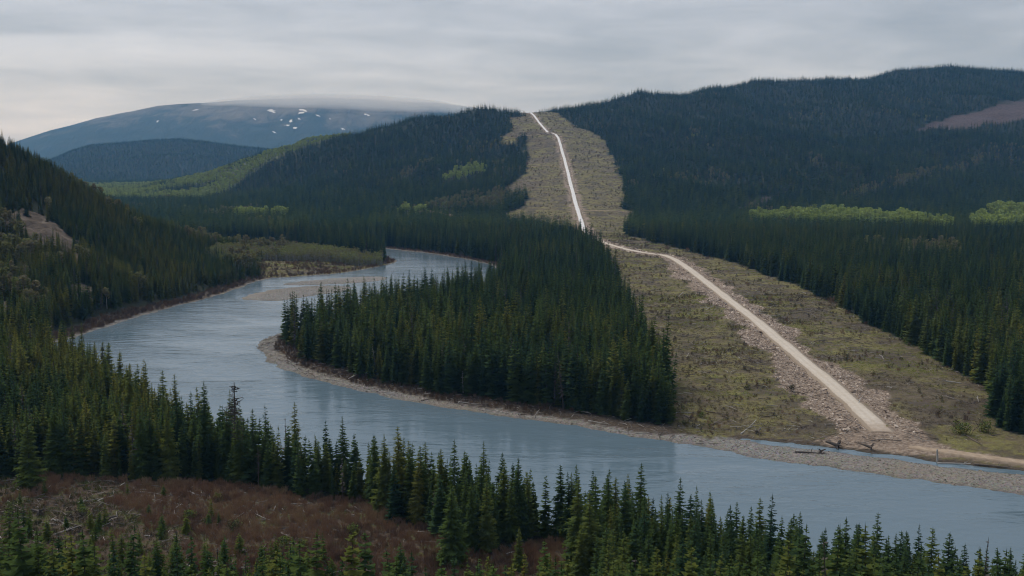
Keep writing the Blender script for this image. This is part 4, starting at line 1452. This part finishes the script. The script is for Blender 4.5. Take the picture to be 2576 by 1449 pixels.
# ------------------------------------------------------------------ dead wood, snags, saplings, shrubs
def log_mesh(name, length, r, mat, seed, bend=.05, stubs=2, sides=8):
    rnd = random.Random(seed)
    n = 7
    bx, by = rnd.uniform(-bend, bend) * length, rnd.uniform(-bend, bend) * length
    pts, rad = [], []
    for k in range(n):
        t_ = k / (n - 1)
        pts.append((bx * math.sin(t_ * 3.1), by * math.sin(t_ * 3.1) * .5, (t_ - .5) * length))
        rad.append(r * (1 - .55 * t_) * rnd.uniform(.9, 1.1))
    V, F = taper(pts, rad, sides)
    V = [(x_, y_, z_ + (rnd.uniform(-r, r) * .8 if i < sides or i >= (n - 1) * sides else 0)) for i, (x_, y_, z_) in enumerate(V)]
    for _ in range(stubs):
        t_ = rnd.uniform(.35, .95)
        p0 = Vector(pts[int(t_ * (n - 1))])
        d = Vector((rnd.uniform(-1, 1), rnd.uniform(-1, 1), rnd.uniform(.2, 1))).normalized()
        ll = length * rnd.uniform(.08, .2)
        taper([p0, p0 + d * ll * .5, p0 + d * ll + Vector((0, 0, .1 * ll))], [r * .35, r * .25, r * .08], 5, V, F)
    return mesh_from(name, V, F, mat, smooth=False)


def lay_log(name, u, v, u2, v2, r, mat, label, cat, group, seed, stubs=2, lift=None, lift2=0.0, bend=.05):
    a, b = P3(u, v), P3(u2, v2)
    a.z += r * .8
    b.z += r * .6 + lift2
    d = b - a
    o = link(name, log_mesh(name, d.length, r, mat, seed, bend, stubs), None, (a + b) / 2)
    o.rotation_euler = d.to_track_quat('Z', 'Y').to_euler()
    return tag(o, label, cat, group)


G1 = 'fallen logs in the near clearing'
near_logs = [
    (193, 1269, 248, 1258, .22, LOG_PALE, 'pale straight log in the middle of the left clearing'),
    (208, 1274, 256, 1263, .17, LOG_BROWN, 'brown log lying just below the pale straight one'),
    (340, 1241, 402, 1246, .24, LOG_PALE, 'bleached log with dark underside at the back of the clearing'),
    (222, 1238, 285, 1243, .18, LOG_BROWN, 'grey brown log behind the pale straight log'),
    (300, 1273, 366, 1265, .18, LOG_BROWN, 'long thin grey log right of the pale straight one'),
    (400, 1257, 445, 1241, .17, LOG_PALE, 'curved pale log with branches at the right of the slash'),
    (436, 1261, 466, 1240, .15, LOG_PALE, 'short pale branch tilted up beside the curved log'),
    (480, 1243, 515, 1250, .14, LOG_PALE, 'pale crooked pole at the edge of the brown brush'),
    (455, 1278, 500, 1258, .10, LOG_BROWN, 'thin brown pole slanting below the crooked one'),
    (542, 1252, 568, 1251, .20, LOG_PALE, 'short sawn pale log at the start of the brown brush'),
    (145, 1313, 184, 1335, .22, LOG_PALE, 'pale log sloping down below the uprooted stump'),
    (168, 1317, 206, 1329, .22, LOG_BROWN, 'brown log beside the sloping pale one'),
    (133, 1309, 146, 1316, .24, LOG_PALE, 'short bleached stub at the head of the sloping log'),
    (224, 1343, 250, 1312, .14, LOG_PALE, 'pale pole pointing up towards the dark slash heap'),
    (255, 1328, 278, 1316, .12, LOG_PALE, 'thin pale stick below the dark slash heap'),
    (228, 1352, 252, 1350, .20, LOG_PALE, 'short pale log at the foot of the slash heap'),
    (185, 1227, 245, 1219, .15, LOG_BROWN, 'thin grey log close under the wood edge at left'),
    (250, 1228, 318, 1231, .15, LOG_BROWN, 'long grey log close under the wood edge right of the thin one'),
    (365, 1350, 382, 1352, .16, LOG_PALE, 'short white log right of the paired young spruces'),
    (355, 1426, 380, 1419, .16, LOG_PALE, 'white log low down between young spruces'),
    (520, 1403, 552, 1405, .18, LOG_PALE, 'pale log under the young spruces in the lower middle'),
    (526, 1411, 556, 1414, .16, LOG_PALE, 'second pale log right under the lower middle one'),
    (585, 1415, 618, 1432, .14, LOG_BROWN, 'brown sloping log at the lower middle brush'),
    (600, 1391, 660, 1385, .10, LOG_PALE, 'yellowish thin pole on the brush in the middle'),
    (-4, 1350, 18, 1374, .14, LOG_PALE, 'pale leaning stick at the left edge'),
    (1275, 1396, 1318, 1384, .16, LOG_PALE, 'pale branchy log left of the small pale spruce'),
    (1562, 1424, 1614, 1432, .2, LOG_BROWN, 'brown log at the foot of the right wood'),
    (545, 1284, 590, 1287, .14, LOG_BROWN, 'grey stick among green undergrowth in the middle of the clearing'),
]
for k, (a, b, c, d, r, mt, lb) in enumerate(near_logs):
    lay_log('fallen_log', a, b, c, d, r, mt, lb, 'log', G1, 900 + k, stubs=random.choice((1, 2, 3, 4)), bend=.06)

G2 = 'driftwood logs along the far shore'
drift = [
    (1864, 1093, 1902, 1062, .26, LOG_PALE, 'bleached log sloping down to the side stream', 0.6),
    (1775, 1036, 1860, 1052, .2, LOG_BROWN, 'long grey log in the tangle at the clearing corner', .3),
    (1790, 1071, 1822, 1055, .2, LOG_BROWN, 'tan log left of the bleached sloping one', .4),
    (1700, 1040, 1740, 1041, .2, LOG_PALE, 'pale log lying at the foot of the peninsula corner', .1),
    (2160, 1020, 2170, 1004, .22, LOG_PALE, 'short upright pale snag on the green clearing', 1.0),
    (1480, 1060, 1530, 1068, .2, LOG_PALE, 'pale log at the water line below the peninsula', .1),
    (1245, 1034, 1280, 1042, .2, LOG_PALE, 'bleached log touching the water in mid peninsula', .1),
    (1310, 1045, 1372, 1042, .3, LOG_BROWN, 'pair-like dark log on the beach in mid peninsula', .2),
    (1060, 1009, 1110, 1001, .25, LOG_BROWN, 'grey driftwood trunk on the peninsula beach', .3),
    (960, 988, 1005, 992, .18, LOG_PALE, 'pale driftwood on the left part of the peninsula beach', .1),
    (820, 955, 860, 962, .16, LOG_PALE, 'thin pale driftwood near the peninsula tip', .1),
    (700, 905, 740, 921, .16, LOG_BROWN, 'brown driftwood at the peninsula tip', .1),
    (1150, 1012, 1200, 1020, .2, LOG_PALE, 'pale trunk lying under the bank brush of the peninsula', .2),
    (1600, 1093, 1640, 1089, .2, LOG_PALE, 'pale stick on the beach near the clearing corner', .1),
    (2358, 1168, 2440, 1172, .32, LOG_PALE, 'long pale log lying along the side stream', .3),
    (2450, 1172, 2540, 1183, .3, LOG_BROWN, 'brown log along the side stream right of the pale one', .2),
    (2300, 1090, 2345, 1098, .2, LOG_BROWN, 'brown log beside the end of the road', .1),
    (2430, 1098, 2470, 1125, .22, LOG_BROWN, 'brown forked branch lying below the right wood', .5),
    (2495, 1098, 2570, 1090, .22, LOG_BROWN, 'dark log at the foot of the right wood', .1),
    (2000, 1140, 2080, 1146, .3, LOG_DARK, 'dark wet log on the gravel bar', .1),
    (1990, 1062, 2020, 1075, .2, LOG_BROWN, 'brown log heaped in the bank brush', .3),
    (1925, 1050, 1960, 1046, .18, LOG_BROWN, 'purple brown branch heap on the green clearing', .2),
    (2380, 960, 2420, 966, .25, LOG_PALE, 'pale log on the clearing before the right wood', .1),
    (1870, 905, 1900, 910, .25, LOG_BROWN, 'brown log out on the cleared strip', .1),
    (2335, 878, 2370, 886, .3, LOG_PALE, 'grey log close to the right wood edge', .1),
]
for k, (a, b, c, d, r, mt, lb, l2) in enumerate(drift):
    lay_log('driftwood_log', a, b, c, d, r, mt, lb, 'log', G2, 960 + k, stubs=random.choice((1, 2, 3)), lift2=l2, bend=.05)
lay_log('floating_log', 2153, 1211, 2178, 1212, .3, LOG_DARK, 'small dark log drifting on the open river', 'log', None, 999, stubs=0)

# leaning post by the side stream
q = P3(2357, 1165)
po = link('broken_post', mesh_from('broken_post', *taper([(0, 0, -.6), (0.05, 0, 2.0), (-.1, 0, 3.6), (-.12, 0, 4.3)], [.34, .3, .27, .2], 9), LOG_PALE), None, q)
tag(po, 'pale broken upright trunk standing at the side stream', 'post')


def root_wad(u, v, size, label, mat, seed, cat='uprooted stump'):
    q = P3(u, v)
    rnd = random.Random(seed)
    o = link('root_wad', None, None, q)
    tag(o, label, cat)
    d = Vector((rnd.uniform(-1, 1), .3, .15)).normalized()
    V, F = taper([Vector((0, 0, size * .35)), Vector((0, 0, size * .35)) + d * size * .8, Vector((0, 0, size * .3)) + d * size * 1.25], [size * .2, size * .14, size * .09], 9)
    link('trunk', mesh_from('trunk', V, F, mat), o)
    for k in range(20):
        an = 6.283 * k / 20 + rnd.uniform(-.2, .2)
        a_ = d.orthogonal().normalized()
        b_ = d.cross(a_)
        rd_ = (a_ * math.cos(an) + b_ * math.sin(an) - d * rnd.uniform(.2, .6)).normalized()
        c0 = Vector((0, 0, size * .35))
        ln = size * rnd.uniform(.4, .95)
        mid = c0 + rd_ * ln * .55 + Vector((rnd.uniform(-.1, .1), rnd.uniform(-.1, .1), rnd.uniform(-.1, .1))) * size
        end = c0 + rd_ * ln + Vector((rnd.uniform(-.2, .2), rnd.uniform(-.2, .2), rnd.uniform(-.2, .1))) * size
        mid.z, end.z = max(mid.z, -.1), max(end.z, -.1)
        V, F = taper([c0, mid, end], [size * .11, size * .06, size * .018], 5)
        link('root', mesh_from('root', V, F, mat), o)
    return o


root_wad(100, 1298, 2.2, 'dark uprooted stump with torn roots in the left clearing', LOG_DARK, 1)
root_wad(275, 1310, 1.7, 'dark slash heap with roots in the middle of the left clearing', LOG_DARK, 2)
root_wad(2105, 1128, 3.0, 'black root pile beside the side stream below the road end', LOG_DARK, 3)
root_wad(2190, 1132, 2.6, 'brown root and soil heap right of the black root pile', LOG_BROWN, 4)
root_wad(1905, 1092, 2.2, 'brown root tangle on the bank right of the bleached log', LOG_BROWN, 5)
root_wad(2065, 1140, 1.6, 'dark stump stranded on the gravel bar', LOG_DARK, 6)
root_wad(1735, 1058, 2.2, 'grey branch tangle at the peninsula corner', LOG_BROWN, 7)


def bare_tree(u, v0, h, label, seed, lean=(0, 0), dense=70, mat=DEAD_WOOD, bfrom=.3, blen=.11):
    q = P3(u, v0)
    rnd = random.Random(seed)
    o = link('dead_tree', None, None, q)
    tag(o, label, 'dead tree')
    top = Vector((lean[0] * h, lean[1] * h, h))
    V, F = taper([(0, 0, -.4), top * .35 + Vector((.08, 0, 0)), top * .7, top], [h * .015, h * .012, h * .009, h * .003], 7)
    link('trunk', mesh_from('trunk', V, F, mat), o)
    V, F = [], []
    for k in range(dense):
        t_ = rnd.uniform(bfrom, .98)
        p0 = top * t_
        an = rnd.uniform(0, 6.28)
        ln = h * blen * rnd.uniform(.35, 1.0) * (1.15 - .75 * abs(t_ - .62) / .4)
        d = Vector((math.cos(an), math.sin(an), rnd.uniform(-.25, .5)))
        m_ = p0 + d * ln * .55
        e_ = p0 + d * ln + Vector((0, 0, ln * rnd.uniform(-.2, .35)))
        taper([p0, m_, e_], [h * .006, h * .0042, h * .0018], 4, V, F)
        for _ in range(3):
            d2 = Vector((rnd.uniform(-1, 1), rnd.uniform(-1, 1), rnd.uniform(-.4, .8))) * ln * .38
            taper([m_, m_ + d2], [h * .0034, h * .0015], 3, V, F)
    link('branches', mesh_from('branches', V, F, mat), o)
    return o


bare_tree(594, 1205, 28.5, 'tall bare grey snag rising above the near spruces against the river', 11, (.012, 0), 80)
bare_tree(1560, 1050, 11, 'thin dead tree at the front of the peninsula wood', 12, (.05, 0), 20)
bare_tree(945, 930, 13, 'leaning pale dead tree at the left front of the peninsula wood', 13, (-.12, 0), 14, LOG_PALE)
bare_tree(1135, 985, 10, 'short pale leaning dead tree before the peninsula wood', 14, (.14, 0), 10, LOG_PALE)
bare_tree(1165, 990, 9, 'pale dead stick tree right of the short leaning one', 15, (-.04, 0), 10, LOG_PALE)
bare_tree(945, 1262, 14, 'grey dead spruce with bare branches in the near tree strip', 16, (0, 0), 120, DEAD_WOOD, .08, .12)
bare_tree(650, 1232, 12, 'thin bare dead tree right of the big snag', 17, (.02, 0), 50, DEAD_WOOD, .15)

# young spruces in the near clearing
sap_crown = [mesh_from('sapling_crown', *spruce_crown(800 + k, 20, 8, R, 2, bottom=.02, power=.6, gap=.14), SAPLING) for k, R in enumerate((.19, .23, .16, .21))]
SAP = [(25, 1400, 1268), (45, 1449, 1336), (60, 1330, 1270), (85, 1470, 1390), (140, 1470, 1380), (110, 1430, 1352), (172, 1460, 1340), (150, 1480, 1400), (205, 1470, 1356), (240, 1480, 1372), (290, 1420, 1330), (308, 1425, 1340),
       (330, 1440, 1365), (352, 1395, 1334), (375, 1475, 1392), (400, 1450, 1352), (440, 1460, 1348), (462, 1470, 1390), (488, 1480, 1400), (515, 1445, 1355), (535, 1480, 1408), (562, 1435, 1352), (590, 1475, 1400), (606, 1400, 1345),
       (650, 1478, 1410), (660, 1425, 1366), (672, 1470, 1362), (700, 1460, 1350), (735, 1470, 1362), (755, 1475, 1395), (815, 1420, 1345), (840, 1480, 1404), (870, 1480, 1420), (920, 1490, 1432), (965, 1470, 1428), (1005, 1470, 1368),
       (1385, 1490, 1408), (1030, 1500, 1425), (322, 1250, 1213), (412, 1254, 1221), (205, 1282, 1246), (114, 1245, 1212), (50, 1270, 1230), (375, 1300, 1268), (8, 1470, 1360), (775, 1480, 1380), (300, 1490, 1420), (420, 1500, 1425), (230, 1400, 1350), (525, 1330, 1290)]
for _k in range(16):
    _u, _v = random.uniform(20, 560), random.uniform(1285, 1400)
    SAP.append((_u, _v, _v - random.uniform(34, 62)))
for _k in range(34):
    _u, _v = random.uniform(0, 800), random.uniform(1455, 1515)
    SAP.append((_u, _v, _v - random.uniform(55, 105)))
sgroups = {}
for k, (u, v0, v1) in enumerate(SAP):
    q = P3(u, v0)
    h = (v0 - v1) / FPX * math.hypot(q.y, CAM_Z) * 1.05
    o = link('young_spruce', None, None, q)
    o.rotation_euler = (random.gauss(0, .03), random.gauss(0, .03), random.uniform(0, 6.28))
    sl = random.uniform(1.0, 1.4) * (1.15 if h < 6 else .95)
    o.scale = (h * sl, h * sl, h)
    link('trunk', trunk_mesh, o)
    cr = link('crown', sap_crown[k % 4], o)
    cr['tint'] = random.uniform(.1, .75)
    zone = 'at the left frame edge' if u < 70 else 'below the uprooted stump' if u < 220 else 'below the dark slash heap' if u < 345 else 'below the curved pale log' if u < 480 else 'beside the lower middle logs' if u < 625 \
        else 'where the green turns to brown brush' if u < 780 else 'out in the brown brush'
    if v0 < 1345:
        zone = 'among the logs near the wood edge' if u > 150 else 'left of the uprooted stump'
    size = 'tall' if h > 9 else 'small' if h < 6 else 'middle-sized'
    hue = 'yellow green' if cr['tint'] > .5 else 'fresh green' if cr['tint'] > .3 else 'deep green'
    tag(o, None, 'young spruce', 'young spruces in the near clearing')
    sgroups.setdefault(f'{size} {hue} young spruce {zone}', []).append((u, o))
place_labels(sgroups)

# green bushes one can pick out
bush_leaf = [mesh_from('bush_leaves', *leafy_crown(850 + k, 420, .05, .42, .045, 2.2), SHRUB_LEAF) for k in range(3)]
bush_stem = mesh_from('bush_stems', *twigs(860, 22, .7, .014, .8, .4), TWIG)
BUSH = [(548, 1262, 34, 'round green bush at the start of the brown brush'), (720, 1385, 56, 'wide bright green bush left in the middle brush'), (765, 1378, 34, 'green bush right beside the wide bright one'),
        (890, 1345, 46, 'green bush alone in the middle of the brown brush'), (480, 1310, 46, 'pale green bush below the crooked pole'), (590, 1340, 46, 'olive bush left of the yellowish pole'), (520, 1322, 36, 'olive bush between the pale green bush and the young spruces'),
        (690, 1410, 48, 'green bush at the foot of the dark young spruces'), (800, 1425, 52, 'green bush at the lower edge of the brown brush'), (250, 1325, 30, 'dark green bush before the slash heap'),
        (30, 1300, 60, 'grey green bush at the left edge'), (210, 1295, 40, 'grassy green bush right of the uprooted stump'), (1720, 1070, 22, 'small dark green bush under the peninsula corner'), (1765, 1052, 26, 'round bright green bush at the corner of the cleared strip'),
        (2420, 1092, 60, 'long tall grass clump below the right wood'), (2480, 1090, 50, 'second long tall grass clump nearest the right wood'), (1990, 985, 26, 'brown grey bush in the lower clearing'), (1880, 980, 22, 'olive bush left in the lower clearing')]
for k, (u, v0, wpx, lb) in enumerate(BUSH):
    q = P3(u, v0)
    w_ = wpx / FPX * math.hypot(q.y, CAM_Z)
    o = link('bush', None, None, q)
    o.rotation_euler = (0, 0, random.uniform(0, 6.28))
    o.scale = (w_ * .95, w_ * .95, w_ * random.uniform(.5, .7))
    link('stems', bush_stem, o)
    lf = link('leaves', bush_leaf[k % 3], o)
    lf['tint'] = .1 if 'brown' in lb and 'bush in' in lb else .35 if ('olive' in lb or 'dark' in lb or 'grey' in lb) else .72
    tag(o, lb, 'bush', 'bushes one can pick out in the clearings')

# ------------------------------------------------------------------ haze: one closed box of thin air
x0, x1, y0, y1, z0, z1 = -10500, 10500, -420, 15400, -26, 1180
hv = [(x, y, z) for z in (z0, z1) for (x, y) in ((x0, y0), (x1, y0), (x1, y1), (x0, y1))]
hf = [(3, 2, 1, 0), (4, 5, 6, 7), (0, 1, 5, 4), (1, 2, 6, 5), (2, 3, 7, 6), (3, 0, 4, 7)]
haze = link('haze', mesh_from('haze', hv, hf, volume_mat('haze_air', HAZE_DENSITY, HAZE_COLOR)))
tag(haze, kind='stuff')
print('trees', int(conifer.sum()), 'single', len(singles), 'aspen', {k: int(v.sum()) for k, v in mix_in.items()}, 'terrain', len(quads))
